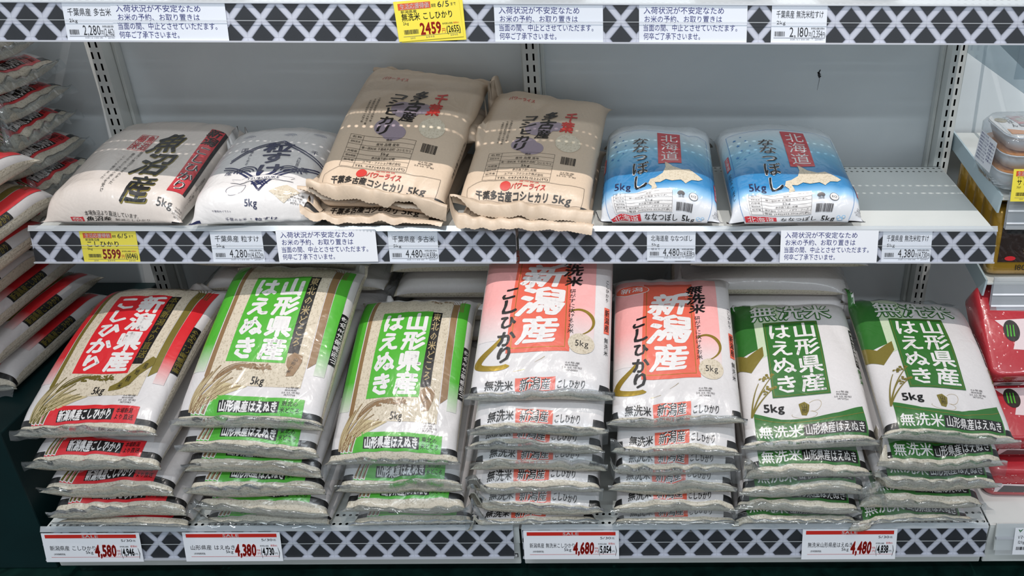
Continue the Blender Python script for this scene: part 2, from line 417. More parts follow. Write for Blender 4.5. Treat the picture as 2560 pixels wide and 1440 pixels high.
class HeightMap:
    """how high the goods already laid down reach, so that the next bag settles on them"""
    def __init__(s, x0, x1, y0, y1, base, r=.004):
        s.o = np.array([x0, y0]); s.r = r; s.h = np.full((int((x1-x0)/r)+1, int((y1-y0)/r)+1), base)
    def rail(s, yf):
        ys = s.o[1]+np.arange(s.h.shape[1])*s.r; base = s.h[0, -1]
        s.h[:, ys < yf-.026] = -9; s.h[:, (ys >= yf-.026) & (ys < yf+.006)] = base+.0145; return s
    def ij(s, P): return tuple(np.clip(((P[..., q]-s.o[q])/s.r).round().astype(int), 0, s.h.shape[q]-1) for q in (0, 1))
    def add(s, P):
        P = np.stack([np.array([np.interp(np.linspace(0, 1, 4*NV), np.linspace(0, 1, NV), r) for r in P[..., q]]) for q in range(3)], -1)
        P = np.stack([np.array([np.interp(np.linspace(0, 1, 4*NU), np.linspace(0, 1, NU), c) for c in P[..., q].T]).T for q in range(3)], -1)
        i, j = s.ij(P); np.maximum.at(s.h, (i.ravel(), j.ravel()), P[..., 2].ravel())
    def pts(s, P):
        i, j = s.ij(P); np.maximum.at(s.h, (i.ravel(), j.ravel()), P[..., 2].ravel())
    def query(s, P):
        i, j = s.ij(P); H = np.full(i.shape, -9.)
        for a in (-1, 0, 1):
            for b in (-1, 0, 1): H = np.maximum(H, s.h[np.clip(i+a, 0, s.h.shape[0]-1), np.clip(j+b, 0, s.h.shape[1]-1)])
        return H
    def lift(s, P, gap=.0050, most=.045):
        d = s.query(P)+gap-P[..., 2]; d[(d < 0) | (d > most)] = 0; return d
def blur(d):
    for _ in range(3):
        p = np.pad(d, 1, mode='edge'); d = (p[1:-1, 1:-1]*2+p[:-2, 1:-1]+p[2:, 1:-1]+p[1:-1, :-2]+p[1:-1, 2:])/6
    return d
# ------------------------------------------------------------ palette
STEEL = plain('shelf_paint', 'dfe2df', .45, noise=(3, 'd6dad8'))
PANEL = plain('panel_paint', 'eaf0f3', .5, noise=(2.2, 'e0e7eb'))
BLUEARM = plain('bracket_paint', 'b9ccd4', .45)
FLOORM = plain('green_floor', '12302b', .22, noise=(26, '081a18', .3, .7))
DKGREEN_P = plain('dark_green_panel', '0c2a2c', .4, noise=(5, '0a2325'))
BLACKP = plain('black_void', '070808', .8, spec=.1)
RAILM = plain('rail_plastic', 'b9bcc4', .35)
CLEAR = clear('clear_rail', .012, 'f6f8fa', .12, 0, .6)
CLEARLIP = clear('clear_lip', .35, 'e6eaee', .12, 0)
PAPER = plain('card_paper', 'eef0f6', .55)
YELLOW = plain('card_yellow', 'f2e04a', .5)
INK = plain('ink', '1c1c22', .5); NAVY = plain('ink_navy', '2a2f78', .5); REDI = plain('ink_red', 'c8281e', .45); GREY = plain('ink_grey', '6a6a72', .5); WHITE = plain('ink_white', 'f4f4f6', .5)
ORG = plain('ink_orange', 'd4542a', .5)
ZU, ZM, ZB = 1.0585, .6519, .1414
YU, YM, YB = 0., 0., -.2422
YPOST, YWALL = .356, .413
# ------------------------------------------------------------ floor and back wall
m = Mesh(); m.quad((-3, -3, 0), (3, -3, 0), (3, .6, 0), (-3, .6, 0)); tag(m.obj('floor', FLOORM), 'dark green polished floor in front of the shelving', 'floor', None, 'structure')
wall = empty('wall_back', (0, YWALL, 0), None, 'pale grey steel back panels of the shelving', 'wall', None, 'structure')
for x0, x1 in ((-1.7, -.901), (-.899, -.001), (.001, .899), (.901, 1.7)):
    for z0, z1 in ((0, .56), (.562, 1.3)):
        m = Mesh(); m.box(x0, x1, 0, .012, z0, z1); m.obj('panel', PANEL, wall, bevel=.001)
SMUDGE = plain('smudge', '26262c', .6)
pr = Print(.02, .03)
pr.stroke(SMUDGE, [(.5, .9), (.35, .6), (.55, .35)], .002, .006, n=8); pr.stroke(SMUDGE, [(.2, .7), (.6, .55)], .003, .001, n=6); pr.stroke(GREY, [(.5, .3), (.35, -.6)], .001, .0004, n=8)
pr.on_plane('scuff_mark', wall, (.612, -.0006, .822), (.02, 0, 0), (0, 0, .03))
# ------------------------------------------------------------ slotted uprights
def upright(X, label, lw=.0, rw=.0):
    root = empty('shelf_upright', (X, YPOST, 0), None, label, 'upright', 'slotted uprights of the shelving')
    xs = [-.0165, -.0088, -.0048, .0048, .0088, .0165]; m = Mesh(); z = .911-.0235*37; p = .02355; H = .0072
    zz = []; k = 0; z0 = .9111-p*37
    prev = 0.
    for k in range(44):
        c = z0+p*k
        zz += [(prev, c-H, False), (c-H, c+H, True)]; prev = c+H
    zz.append((prev, 1.25, False))
    for a, b, slot in zz:
        for i in range(5):
            if slot and i in (1, 3): continue
            m.quad((xs[i], 0, a), (xs[i+1], 0, a), (xs[i+1], 0, b), (xs[i], 0, b))
    D = YWALL-YPOST
    m.quad((-.0165, D, 0), (-.0165, 0, 0), (-.0165, 0, 1.25), (-.0165, D, 1.25)); m.quad((.0165, 0, 0), (.0165, D, 0), (.0165, D, 1.25), (.0165, 0, 1.25))
    m.obj('post', STEEL, root)
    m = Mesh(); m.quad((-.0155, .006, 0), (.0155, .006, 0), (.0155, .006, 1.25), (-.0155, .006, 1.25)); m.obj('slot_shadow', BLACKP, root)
    for s in (-1, 1):       # panel edge flange beside the post
        m = Mesh(); m.box(min(s*.017, s*.024), max(s*.017, s*.024), D-.022, D-.0005, 0, 1.25); m.obj('flange', STEEL, root, bevel=.001)
upright(-.9, 'slotted steel upright beside the side pile of red-banded bags')
upright(0, 'slotted steel upright between the two shelf bays')
upright(.9, 'slotted steel upright beside the tray-pack shelves')
# ------------------------------------------------------------ shelves with price rails
def hole_row(m, x0, x1, y0, y1, z, pitch=.0125, r=.0031):
    n = int(round((x1-x0)/pitch)); w = (x1-x0)/n; cy = (y0+y1)/2
    for i in range(n):
        a = x0+i*w; cx = a+w/2
        out = [(a+w, cy), (a+w, y1), (cx, y1), (a, y1), (a, cy), (a, y0), (cx, y0), (a+w, y0)]
        inn = [(cx+r*math.cos(q*math.pi/4), cy+r*math.sin(q*math.pi/4)) for q in range(8)]
        b = len(m.V); m.V += [(x, y, z) for x, y in out+inn]
        for q in range(8):
            k = (q+1) % 8; m.F.append((b+q, b+k, b+8+k, b+8+q)); m.M.append(0)
RV = np.array([0, -.013, -.0596])       # rail face, top to bottom
def railpt(x, w, Yt, Zt, off=0.):
    n = np.array([0, -.0596, .013])/.061; P = np.array([x, Yt, Zt])+RV*w+n*off; return tuple(P)
def rail(parent, x0, x1, Yt, Zt, phase=0.):
    R = lambda x, w, o: railpt(x, w, Yt, Zt, o)
    m = Mesh(); m.prism([R(x0, -.02, 0), R(x0, 1.0, 0), R(x0, 1.0, -.004), R(x0, -.02, -.004)], (x1-x0, 0, 0)); m.obj('price_rail', RAILM, parent)
    n = 2; V = [R(x0, .03, .0006), R(x1, .03, .0006), R(x1, .985, .0006), R(x0, .985, .0006)]
    u = [(x0+phase, (.42-.03)*.061), (x1+phase, (.42-.03)*.061), (x1+phase, (.42-.985)*.061), (x0+phase, (.42-.985)*.061)]
    mesh_obj('lattice_strip', V, [(3, 2, 1, 0)], lattice_mat(), parent, uv=u)
    m = Mesh(); m.prism([R(x0, -.14, .0005), R(x0, .02, .0045), R(x0, .02, .0055), R(x0, -.14, .0015)], (x1-x0, 0, 0)); m.obj('clear_lip', CLEARLIP, parent)
    m = Mesh(); m.quad(R(x1, .02, .005), R(x0, .02, .005), R(x0, .985, .005), R(x1, .985, .005)); m.obj('clear_cover', CLEAR, parent)
    m = Mesh(); m.prism([R(x0, .985, 0), R(x0, 1.03, 0), R(x0, 1.03, .0058), R(x0, .985, .0058)], (x1-x0, 0, 0)); m.obj('bottom_lip', RAILM, parent)
    m = Mesh(); m.prism([R(x0, .455, .005), R(x0, .475, .005), R(x0, .475, .0056), R(x0, .455, .0056)], (x1-x0, 0, 0)); m.obj('cover_groove', CLEARLIP, parent)
def shelf(name, x0, x1, Yf, Yb, Z, rows, label, phase=0., kick=False, rx=None):
    root = empty(name, ((x0+x1)/2, Yb, Z), None, label, 'shelf', 'steel shelves with lattice price rails')
    root.location = (0, 0, 0)
    zt = Z-.004; m = Mesh(); y = Yf+.006; hp = .0125
    for c in sorted(rows):
        m.quad((x0, y, zt), (x1, y, zt), (x1, c-hp/2, zt), (x0, c-hp/2, zt)); hole_row(m, x0, x1, c-hp/2, c+hp/2, zt); y = c+hp/2
    m.quad((x0, y, zt), (x1, y, zt), (x1, Yb, zt), (x0, Yb, zt))
    m.obj('deck', STEEL, root)
    m = Mesh(); m.box(x0, x1, Yf+.004, Yf+.006, Z-.042, Z-.004); m.box(x0, x1, Yb-.002, Yb, Z-.03, zt); m.obj('lip', STEEL, root)
    for s, xa in ((1, x0), (-1, x1)):
        m = Mesh(); q = xa+s*.004
        m.prism([(q, Yf+.02, zt-.002), (q, Yf+.02, Z-.03), (q, Yb-.003, Z-.075 if not kick else Z-.03), (q, Yb-.003, zt-.002)], (s*.003, 0, 0)); m.obj('bracket', STEEL, root)
    a, b = rx or (x0, x1)
    rail(root, a, b, Yf, Z, phase)
    if kick:
        m = Mesh(); m.box(x0+.0015, x1-.0015, Yf+.006, Yf+.012, .043, Z-.005); m.obj('front_board', STEEL, root, bevel=.002)
        m = Mesh(); m.box(x0, x1, Yf+.05, Yf+.06, 0, .12); m.obj('kick_recess', DKGREEN_P, root)
    return root
shelf('wall_shelf', -.9, 0, YU, YPOST, ZU, (.037, .072), 'upper steel shelf above the tan paper bags', .012)
shelf('wall_shelf', 0, .9, YU, YPOST, ZU, (.037, .072), 'upper steel shelf above the blue and white bags', .03)
shelf('wall_shelf', -.9, -.003, YM, YPOST, ZM, (.325, .345), 'middle shelf carrying the white and tan bags, its rail with the yellow card', .008)
shelf('wall_shelf', .003, .9, YM, YPOST, ZM, (.325, .345), 'half-empty middle shelf carrying the blue and white bags', .02)
shelf('base_shelf', -.9, -.002, YB, YPOST, ZB, (-.2244, -.2), 'bottom shelf carrying the red and bright green stacks', .0, True, (-.9, -.012))
shelf('base_shelf', .002, .9, YB, YPOST, ZB, (-.2244, -.2), 'bottom shelf carrying the pink and dark green stacks', .03, True, (.005, .895))
# asset stickers on the front board
def sticker(x, txt, w, label):
    root = empty('asset_sticker', railpt(x, 1.14, YB, ZB), None, label, 'sticker', 'asset stickers'); root.location = (0, 0, 0)
    y = YB+.0045; z = ZB-.0745 if x < 0 else ZB-.0755
    m = Mesh(); m.box(x-.024, x+.024, y, y+.001, z-.0045, z+.0045); m.obj('plate', INK, root)
    p = Print(.048, .009); p.rect(WHITE, .03, .14, .97, .86, 0); p.H(txt, .08, .25, .92, .75, INK, 1); p.on_plane('lettering', root, (x-.024, y, z-.0045), (.048, 0, 0), (0, 0, .009))
sticker(-.032, '156-618.7', 0, 'small black-framed asset sticker on the front board at the joint between the two bays')
sticker(.844, '156-617.4', 0, 'small black-framed asset sticker on the front board beside the tray-pack bay')
# ------------------------------------------------------------ price cards
def art_notice(p):
    for i, (t, a, b) in enumerate((('入荷状況が不安定なため', .04, .79), ('お米の予約、お取り置きは', .045, .77), ('当面の間、中止とさせていただます。', .035, .945), ('何卒ご了承下さいませ。', .04, .60))):
        y = .95-i*.225; p.H(t, a, y-.185, b, y, NAVY, 1, .008, 2)
def art_price(p, title, kg, price, tax, small=None):
    n = min(.86, .125*len(title))
    p.H(title, .08, .66, .08+n, .86, INK, 1, .006, 2); p.H(kg, .09, .50, .26, .59, INK, 1, 0, 2)
    if small: p.H(small, .08, .36, .27, .44, GREY, 1)
    p.bars(INK, .06, .18, .26, .31, 3, 22, 1)
    p.H(price, .33, .17, .68, .42, INK, 1, 0, 2); p.H('円', .68, .17, .73, .24, INK, 1); p.H('税抜', .68, .25, .73, .30, INK, 1)
    p.H('('+tax, .735, .16, .93, .34, INK, 1, 0, 2); p.H('円)', .93, .16, .99, .3, INK, 1); p.H('参考税込価格 税率8%', .72, .36, .97, .42, INK, 1)
    p.rect(GREY, .05, .135, .98, .145, 1); p.H('5034 1 6 1 1010 040', .35, .08, .7, .12, GREY, 1); p.H('250401', .8, .08, .95, .12, GREY, 1)
def art_yellow(p, title, kg, price, tax, sub):
    p.rect(ORG, .06, .78, .56, .94, 1); p.H('生活応援得価', .09, .79, .54, .93, WHITE, 2, .012, 2); p.H('期間', .57, .79, .64, .88, INK, 1)
    p.H('6/5', .66, .78, .85, .92, INK, 1, .008, 2); p.H('まで', .86, .79, .95, .88, INK, 1)
    p.H(sub, .09, .69, .34, .77, INK, 1); p.H(title, .09, .5, .09+min(.8, .12*len(title)), .69, INK, 1, .012, 2); p.H(kg, .1, .41, .19, .48, INK, 1)
    p.bars(INK, .1, .17, .33, .28, 4, 26, 1); p.H(price, .35, .14, .68, .42, REDI, 1, .03, 2); p.H('円', .68, .14, .74, .26, REDI, 1)
    p.H('('+tax+')', .75, .14, .97, .3, INK, 1, .02, 2); p.H('参考税込価格', .70, .34, .86, .39, INK, 1); p.H('税率8%', .87, .34, .96, .39, REDI, 1); p.rect(GREY, .08, .11, .97, .118, 1)
    for a, b in ((.18, .26), (.42, .56), (.8, .92)): p.H('2505', a, .05, b, .09, GREY, 1)
def art_sale(p, title, price, tax):
    p.rect(REDI, .035, .83, .965, .95, 1); p.H('SALE', .41, .845, .58, .935, WHITE, 2, .02, 2)
    p.H('5/30', .8, .7, .92, .78, INK, 1, 0, 2); p.H('迄', .92, .7, .955, .77, INK, 1)
    n = min(.48, .052*len(title)); p.H(title, .06, .4, .06+n, .57, INK, 1, .008, 2); p.H('5kg', .42, .29, .5, .39, INK, 1, 0, 2)
    p.H(price, .52, .2, .74, .58, REDI, 1, .045, 2, skew=.12); p.H('税抜', .745, .35, .78, .42, REDI, 1); p.H('円', .745, .22, .78, .32, REDI, 1)
    p.H('(', .78, .2, .80, .47, INK, 1); p.H(tax, .80, .22, .92, .46, INK, 1, .035, 2); p.H('円', .925, .23, .955, .31, INK, 1); p.H(')', .96, .2, .98, .47, INK, 1)
    p.H('参考税込価格', .78, .5, .87, .56, INK, 1); p.H('税率8%', .89, .5, .96, .58, REDI, 1)
    p.H('(本体価格税抜)', .09, .24, .21, .31, INK, 1); p.rect(REDI, .06, .165, .97, .175, 1)
def card(kind, xc, w, Yt, Zt, args, label, w0=.03, w1=1.0, rot=0., off=.0015, h=None, sub=False):
    n = np.array([0, -.0596, .013])/.061; up = -RV/.061; ex = np.array([1., 0, 0])
    c, s = math.cos(rot), math.sin(rot); e1 = ex*c+up*s; e2 = up*c-ex*s
    hh = h or (w1-w0)*.061
    C = np.array(railpt(xc, (w0+w1)/2, Yt, Zt, off))
    mat = YELLOW if kind == 'yellow' else PAPER
    grp = {'notice': 'blue-lettered stock notices', 'price': 'white price cards', 'yellow': 'yellow price cards', 'sale': 'red-topped sale cards'}[kind]
    root = empty({'notice': 'stock_notice', 'price': 'price_card', 'yellow': 'price_card', 'sale': 'sale_card'}[kind], tuple(C), np.stack([e1, -n, e2], 1), label, 'notice' if kind == 'notice' else 'price card', grp)
    m = Mesh(); m.box(-w/2, w/2, 0, .0004, -hh/2, hh/2); m.obj('card', mat, root)
    if not sub or args:
        p = Print(w, hh); globals()['art_'+kind](p, *args)
        p.on_plane('lettering', root, (-w/2, 0, -hh/2), (w, 0, 0), (0, 0, hh), .0002, .00015)
    return root
NL = 'blue-lettered stock notice '
card('price', -.672, .083, YU, ZU, ('千葉県産 多古米', '2kg', '2,280', '2,462'), 'white price card overlapped by a blue-lettered notice on the upper rail', .02, 1.02)
card('notice', -.542, .186, YU, ZU, (), NL+'overlapping a white price card on the upper rail', .02, 1.02, off=.0022)
card('yellow', -.117, .107, YU, ZU, ('無洗米 こしひかり', '2kg', '2459', '2655', '新潟県産'), 'tilted yellow price card with a red price on the upper rail', -.1, .93, rot=.085, off=.0075)
card('yellow', -.112, .107, YU, ZU, (), 'blank yellow card peeking out behind the tilted yellow price card', -.06, .98, rot=.05, off=.0065, sub=True)
card('notice', .0795, .179, YU, ZU, (), NL+'on the upper rail next to the tilted yellow card', .03, 1.02, off=.0022)
card('notice', .318, .179, YU, ZU, (), NL+'on the upper rail, lattice showing between it and a price card', .02, 1.01, off=.0022)
card('price', .494, .092, YU, ZU, ('千葉県産 無洗米粒すけ', '2kg', '2,180', '2,354'), 'white price card on the upper rail beside the long bare lattice stretch', .01, 1.0)
card('yellow', -.757, .104, YM, ZM, ('こしひかり', '5kg', '5599', '6046', '新潟魚沼産'), 'straight yellow price card below the cream brush-lettered bag', .03, 1.02)
card('price', -.521, .096, YM, ZM, ('千葉県産 粒すけ', '5kg', '4,280', '4,622'), 'white price card below the white bag with the navy crest', .03, 1.02)
card('notice', -.3525, .184, YM, ZM, (), NL+'slightly tilted, below the three-bag pile of tan bags', -.03, .98, rot=.012, off=.0075)
card('price', -.194, .092, YM, ZM, ('千葉県産 多古米', '5kg', '4,480', '4,838'), 'white price card beside the slightly tilted notice, below the tan bags', .04, 1.02)
card('price', .288, .091, YM, ZM, ('北海道産 ななつぼし', '5kg', '4,480', '4,838', '1袋まで'), 'white price card below the first blue and white bag', .02, .96)
card('notice', .584, .183, YM, ZM, (), NL+'below the blue and white bag next to the empty shelf space', -.02, 1.0, off=.0075)
card('price', .732, .093, YM, ZM, ('千葉県産 無洗米粒すけ', '5kg', '4,380', '4,730'), 'white price card below the empty shelf space', .0, 1.02)
card('sale', -.806, .183, YB, ZB, ('新潟県産 こしひかり', '4,580', '4,946'), 'red-topped sale card below the red-banded stack', .04, 1.05, off=.0075)
card('sale', -.5425, .183, YB, ZB, ('山形県産 はえぬき', '4,380', '4,730'), 'red-topped sale card below the bright green stack', .03, 1.05, off=.0075)
card('sale', .0985, .181, YB, ZB, ('新潟県産 無洗米こしひかり', '4,680', '5,054'), 'red-topped sale card below the coral-panelled stack', .02, 1.03, off=.0075)
card('sale', .6295, .181, YB, ZB, ('無洗米山形県産はえぬき', '4,480', '4,838'), 'red-topped sale card below the dark green stack', .01, 1.08, off=.0075)
# unseen shelf of the adjoining side bay, added to shade its pile
root = empty('unseen_bay_shelf', (-1.3, .36, 1.02), None, 'steel shelf of the side bay above the pile of red-banded bags', 'shelf'); root.location = (0, 0, 0)
m = Mesh(); m.box(-1.65, -.935, -.02, YPOST, 1.018, 1.022); m.obj('deck', STEEL, root)
m = Mesh(); m.box(-1.65, -.935, -.024, -.02, .985, 1.022); m.obj('lip', STEEL, root)
# ------------------------------------------------------------ bag materials
FW = film('film_white', 'd9d5d5'); FR = film('film_red', 'd5222c'); FG = film('film_green', '4fae33'); FD = film('film_dkgreen', '2c6b28'); FK = film('film_black', '121214'); FWT = film('film_ink_white', 'e4e1e0')
FGOLD = film('film_gold', '8c7f3c', .3, .6, .1, .5, .35); FGD = film('film_golddark', '6e642c', .35, .6, .1, .4, .2); FBR = film('film_brown', '8a6b48'); FTAN = film('film_tan', 'b49f74')
FCOR = film('film_coral', 'e0644f'); FPK = film('film_pink', 'efaaa8', fade=('dcd6d5', .3, .5)); FREDF = film('film_redfade', 'd5222c', fade=('dcd6d5', .25, .42)); FGRF = film('film_greenfade', '4fae33', fade=('d9d6d2', .25, .42))
FLG = film('film_lightgreen', 'c4d2b4'); FSW = film('film_swoosh', 'b2963a', .25, .8, .08, .6, .6)
FRICE = rice_mat('rice', 'a89e8c', 'd2c9b8'); FRICEW = rice_mat('rice_window', 'b0a38d', 'd4c8b4', .8, .5)
KR = film('kraft', 'd0bba4', .5, .25, .3, .55); KIN = film('kraft_ink', '221d1a', .5, .15, .3, .3); KRED = film('kraft_red', 'c9352c', .5, .15, .3, .3); KPUR = film('kraft_purple', '9a8b96', .5, .2, .3, .3); KRICE = rice_mat('kraft_rice', 'b9ac94', 'd6cbb6', .3, .3)
FHOK = None
def hok_mat():
    m, nt, N, L, b = _new('film_hokkaido')
    uv = N.new('ShaderNodeUVMap'); sp = N.new('ShaderNodeSeparateXYZ'); L.new(uv.outputs[0], sp.inputs[0])
    cr = N.new('ShaderNodeValToRGB'); e = cr.color_ramp.elements
    e[0].position = .12; e[0].color = (*lin('dfe1e6'), 1); e[1].position = .68; e[1].color = (*lin('d8dfe4'), 1)
    for p, c in ((.155, '8fc0e4'), (.20, '2f86c0'), (.30, '2a7db4'), (.44, '6fb2d4'), (.56, 'b9d6e2')):
        k = e.new(p); k.color = (*lin(c), 1)
    L.new(sp.outputs[1], cr.inputs[0]); L.new(cr.outputs[0], b.inputs['Base Color'])
    b.inputs['Roughness'].default_value = .4; b.inputs['Coat Weight'].default_value = .7; b.inputs['Coat Roughness'].default_value = .14
    L.new(_film_bump(nt, b, .5), b.inputs['Coat Normal']); L.new(_film_bump(nt, b, .18), b.inputs['Normal'])
    return m
FHOK = hok_mat(); FBLUE = film('film_blueline', '2f7fc0'); FNAVY = film('film_navy', '1e2450'); FLN = film('film_palenavy', '8f94a8'); FHR = film('film_hokred', 'c4303a')
FCREAM = film('film_cream', 'dcd2ca', .45, .7, .16, .45)
FINF = clear('seal_film', .04, 'f0f4f6', .09, .55, 2.)
# ------------------------------------------------------------ artwork
def date(p, s0, t0, s1, t1, mat=None, code='1473708', mo='中旬'):
    mat = mat or FNK; h = (t1-t0)/4.4; w = s1-s0
    p.H('06年産', s0+w*.15, t1-h, s1-w*.1, t1, mat, 2); p.H('精米時期', s0+w*.15, t1-2.1*h, s1-w*.2, t1-1.25*h, mat, 2)
    p.H('25.05.'+mo, s0, t1-3.3*h, s1, t1-2.3*h, mat, 2); p.H(code, s0+w*.15, t1-4.4*h, s1-w*.2, t1-3.5*h, mat, 2)
FNK = film('film_inkgrey', '4a4648', bump=.3)
FLEAF = film('film_leaf', 'c4b48c')
def ear(p, mat, base, tips, w=.0016, grain=None, layer=2):
    for tp in tips:
        b = np.array(base); t = np.array(tp); mid = (b+t)/2+np.array([-.05, .05])*np.linalg.norm((t-b))
        if w > .004:
            p.stroke(mat, [b, mid, t], w, w*.3, layer, 14, wm=w); p.stroke(FLEAF, [b, mid, t], w*.72, w*.1, layer+1, 14, wm=w*.72); p.stroke(mat, [b, mid, t], w*.12, w*.05, layer+2, 14)
        else: p.stroke(mat, [b, mid, t], w, w*.35, layer, 12)
def grains(p, mat, s0, t0, s1, t1, n, layer=2, seed=2):
    r = random.Random(seed)
    for i in range(n):
        k = i/n; s = s0+(s1-s0)*k+r.uniform(-.015, .015); t = t0+(t1-t0)*math.sin(k*2.4)+r.uniform(-.012, .012)
        p.ell(mat, s, t, .0031, .0017, layer, 8, r.uniform(-1, 1))
def art_pref(full, c, cf, stripe, leafm, col1, col2, strip, label, side2, mp, code, sidec, stripec):
    p = Print(.296, .422)
    if full:
        p.quad(FRICEW, [(.2, .205), (.785, .2), (.775, .90), (.19, .92)], 0)
        p.quad(stripe, [(.172, .92), (.2, .92), (.205, .2), (.175, .25)], 1)
        p.quad(cf, [(.075, .92), (.165, .92), (.165, .27), (.075, .27)], 0)
        p.quad(stripe, [(.78, .86), (.825, .86), (.835, .33), (.79, .30)], 1)
        p.quad(cf, [(.83, .88), (.905, .88), (.905, .27), (.838, .27)], 1)
        p.rect(c, .28, .32, .648, .795, 2)
        p.V(col1, .468, .33, .634, .785, FWT, 3, .045); p.V(col2, .295, .33, .452, .785, FWT, 3, .045)
        p.rect(FK, .648, .37, .715, .79, 2); p.V(strip, .655, .40, .71, .785, stripec, 3, .015)
        p.poly(stripe, [(.655, .35), (.69, .375), (.745, .36), (.75, .33), (.735, .29), (.72, .26), (.675, .255), (.68, .29), (.66, .31)] if mp == 'y' else [(.79, .40), (.765, .41), (.70, .35), (.62, .27), (.575, .25), (.58, .225), (.65, .235), (.70, .255), (.735, .31), (.795, .365)], 3)
        p.V('山形の米' if mp == 'y' else '産地精米', .695 if mp == 'y' else .735, .27 if mp == 'y' else .235, .725 if mp == 'y' else .765, .35 if mp == 'y' else .375, FK, 4, .01, slant=-.025 if mp == 'y' else -.11)
        p.H('5kg', .47, .212, .555, .25, FK, 3, .012, 2)
        date(p, .68, .155, .79, .205, None, code)
        # rice plant: blades and a drooping ear
        ear(p, leafm, (.145, .075), [(.30, .27), (.36, .24), (.26, .30), (.40, .215), (.22, .27), (.19, .25)], .006)
        ear(p, leafm, (.18, .08), [(.34, .27), (.42, .20), (.31, .22)], .007)
        p.quad(FLEAF, [(.2, .10), (.30, .15), (.46, .2), (.27, .22)], 1)
        for q in range(7): p.stroke(leafm, [(.24+.02*q, .13+.008*q), (.29+.022*q, .20)], .0007, .0004, 2, 5)
        for q in range(5): p.stroke(leafm, [(.24, .22), (.3+.03*q, .29+.004*q), (.42+.03*q, .315-.012*q)], .0022, .0006, 3, 14)
        grains(p, leafm, .36, .285, .57, .30, 60, 3)
        for q in range(6): p.stroke(leafm, [(.80+.012*q, .80), (.76+.02*q, .88), (.66+.045*q, .905)], .0018, .0006, 3, 12)
        grains(p, leafm, .62, .88, .74, .88, 18, 3)
        # side gusset label
        p.rect(FK, .905, .34, .96, .61, 2); p.H(col1+col2, .909, .35, .956, .60, sidec, 3, .025, rot=True)
        p.rect(FK, .03, .36, .07, .60, 2); p.rect(FRICE, .966, .09, .9985, .96, 1); p.rect(FRICE, .0015, .09, .028, .96, 1)
    p.poly(c, [(.15, .062), (.832, .062), (.832, .143), (.30, .15), (.27, .13), (.24, .145), (.2, .11)], 1)
    if full is not None:
        for k in range(3): p.stroke(FWT, [(.165+.03*k, .066), (.2+.03*k, .15)], .008, .005, 2, 5); p.stroke(leafm, [(.165+.03*k, .07), (.2+.03*k, .15)], .005, .003, 3, 5)
        p.rect(FK, .315, .076, .685, .128, 2); p.H(label, .322, .078, .68, .128, FWT, 3, .04)
        p.H(side2[0], .70, .108, .80, .132, FK, 2, .015); p.H(side2[1], .695, .078, .815, .104, FK, 2, .015)
    p.rect(FK, .0, .06, .15, .088, 1); p.rect(FK, .832, .062, 1, .09, 1)
    return p.remap([0, .06, .15, .22, 1], [0, .07, .162, .225, 1])
def art_red(full): return art_pref(full, FR, FREDF, FGOLD, FGD, '新潟県産', 'こしひかり', '本場新潟より直送', '新潟県産こしひかり', ('本場新潟', 'より直送'), 'n', '1473983', FGOLD, FGOLD)
def art_green(full): return art_pref(full, FG, FGRF, FBR, FBR, '山形県産', 'はえぬき', '東北の米どころ', '山形県産はえぬき', ('東北の', '米どころ'), 'y', '1473708', FWT, FTAN)
def art_pink(full):
    p = Print(.28, .422)
    if full:
        p.quad(FPK, [(.07, .3), (.82, .3), (.82, .86), (.07, .86)], 0)
        p.quad(FCOR, [(.27, .235), (.67, .235), (.645, .82), (.295, .82)], 1)
        for a, b in (((.30, .255), (.317, .80)), ((.64, .255), (.625, .80))): p.stroke(FSW, [a, b], .001, .001, 2, 12)
        p.stroke(FSW, [(.30, .257), (.64, .257)], .001, .001, 2, 12)
        p.V('新潟産', .335, .265, .62, .745, FWT, 3, .035, 2, brush=.8, slant=-.01)
        p.V('こしひかり', .205, .19, .325, .585, FK, 3, .035, 2, brush=1., slant=.0)
        p.V('無洗米', .60, .605, .725, .80, FK, 3, .03, 2, brush=.6, slant=.01)
        p.V('研がずに炊けるお米', .648, .33, .69, .59, FK, 3, .01)
        p.stroke(FSW, [(.665, .455), (.76, .465), (.815, .41), (.745, .335)], .0035, .002, 2, 24, wm=.007)
        p.ell(FRICEW, .742, .283, .0235, .0235, 2); p.H('5kg', .70, .268, .79, .30, FK, 3, .0, 2)
        p.stroke(FSW, [(.25, .33), (.15, .24), (.10, .175), (.19, .155), (.29, .175)], .004, .009, 2, 30, wm=.016)
        p.stroke(FSW, [(.52, .21), (.46, .18)], .0007, .0004, 2, 4); p.stroke(FSW, [(.40, .145), (.33, .135)], .0007, .0004, 2, 4)
        p.ell(FWT, .205, .772, .036, .0165, 2); p.ell(FCOR, .205, .772, .0345, .015, 3); p.H('新潟', .12, .752, .29, .79, FWT, 4, .015)
        date(p, .63, .125, .755, .18, None, '1474485')
        p.rect(FCOR, .885, .36, .925, .50, 2); p.V('新潟産', .888, .37, .922, .49, FK, 3, .02); p.V('こしひかり', .888, .53, .915, .66, FK, 3); p.V('無洗米', .888, .24, .92, .34, FK, 3, .01)
    p.H('無洗米', .155, .042, .335, .09, FK, 2, .02, 2, brush=.6)
    p.rect(FCOR, .345, .036, .595, .099, 1); p.H('新潟産', .375, .04, .57, .095, FWT, 2, .045, 1, brush=.5); p.H('新潟産', .372, .042, .567, .097, FK, 3, .012, 2, brush=.5)
    p.H('こしひかり', .605, .044, .785, .085, FK, 2, .015, 2, brush=.6)
    p.rect(FK, .0, .032, .105, .064, 1); p.rect(FK, .87, .034, 1, .068, 1)
    return p.remap([0, .032, .1, .2, 1], [0, .052, .122, .205, 1])
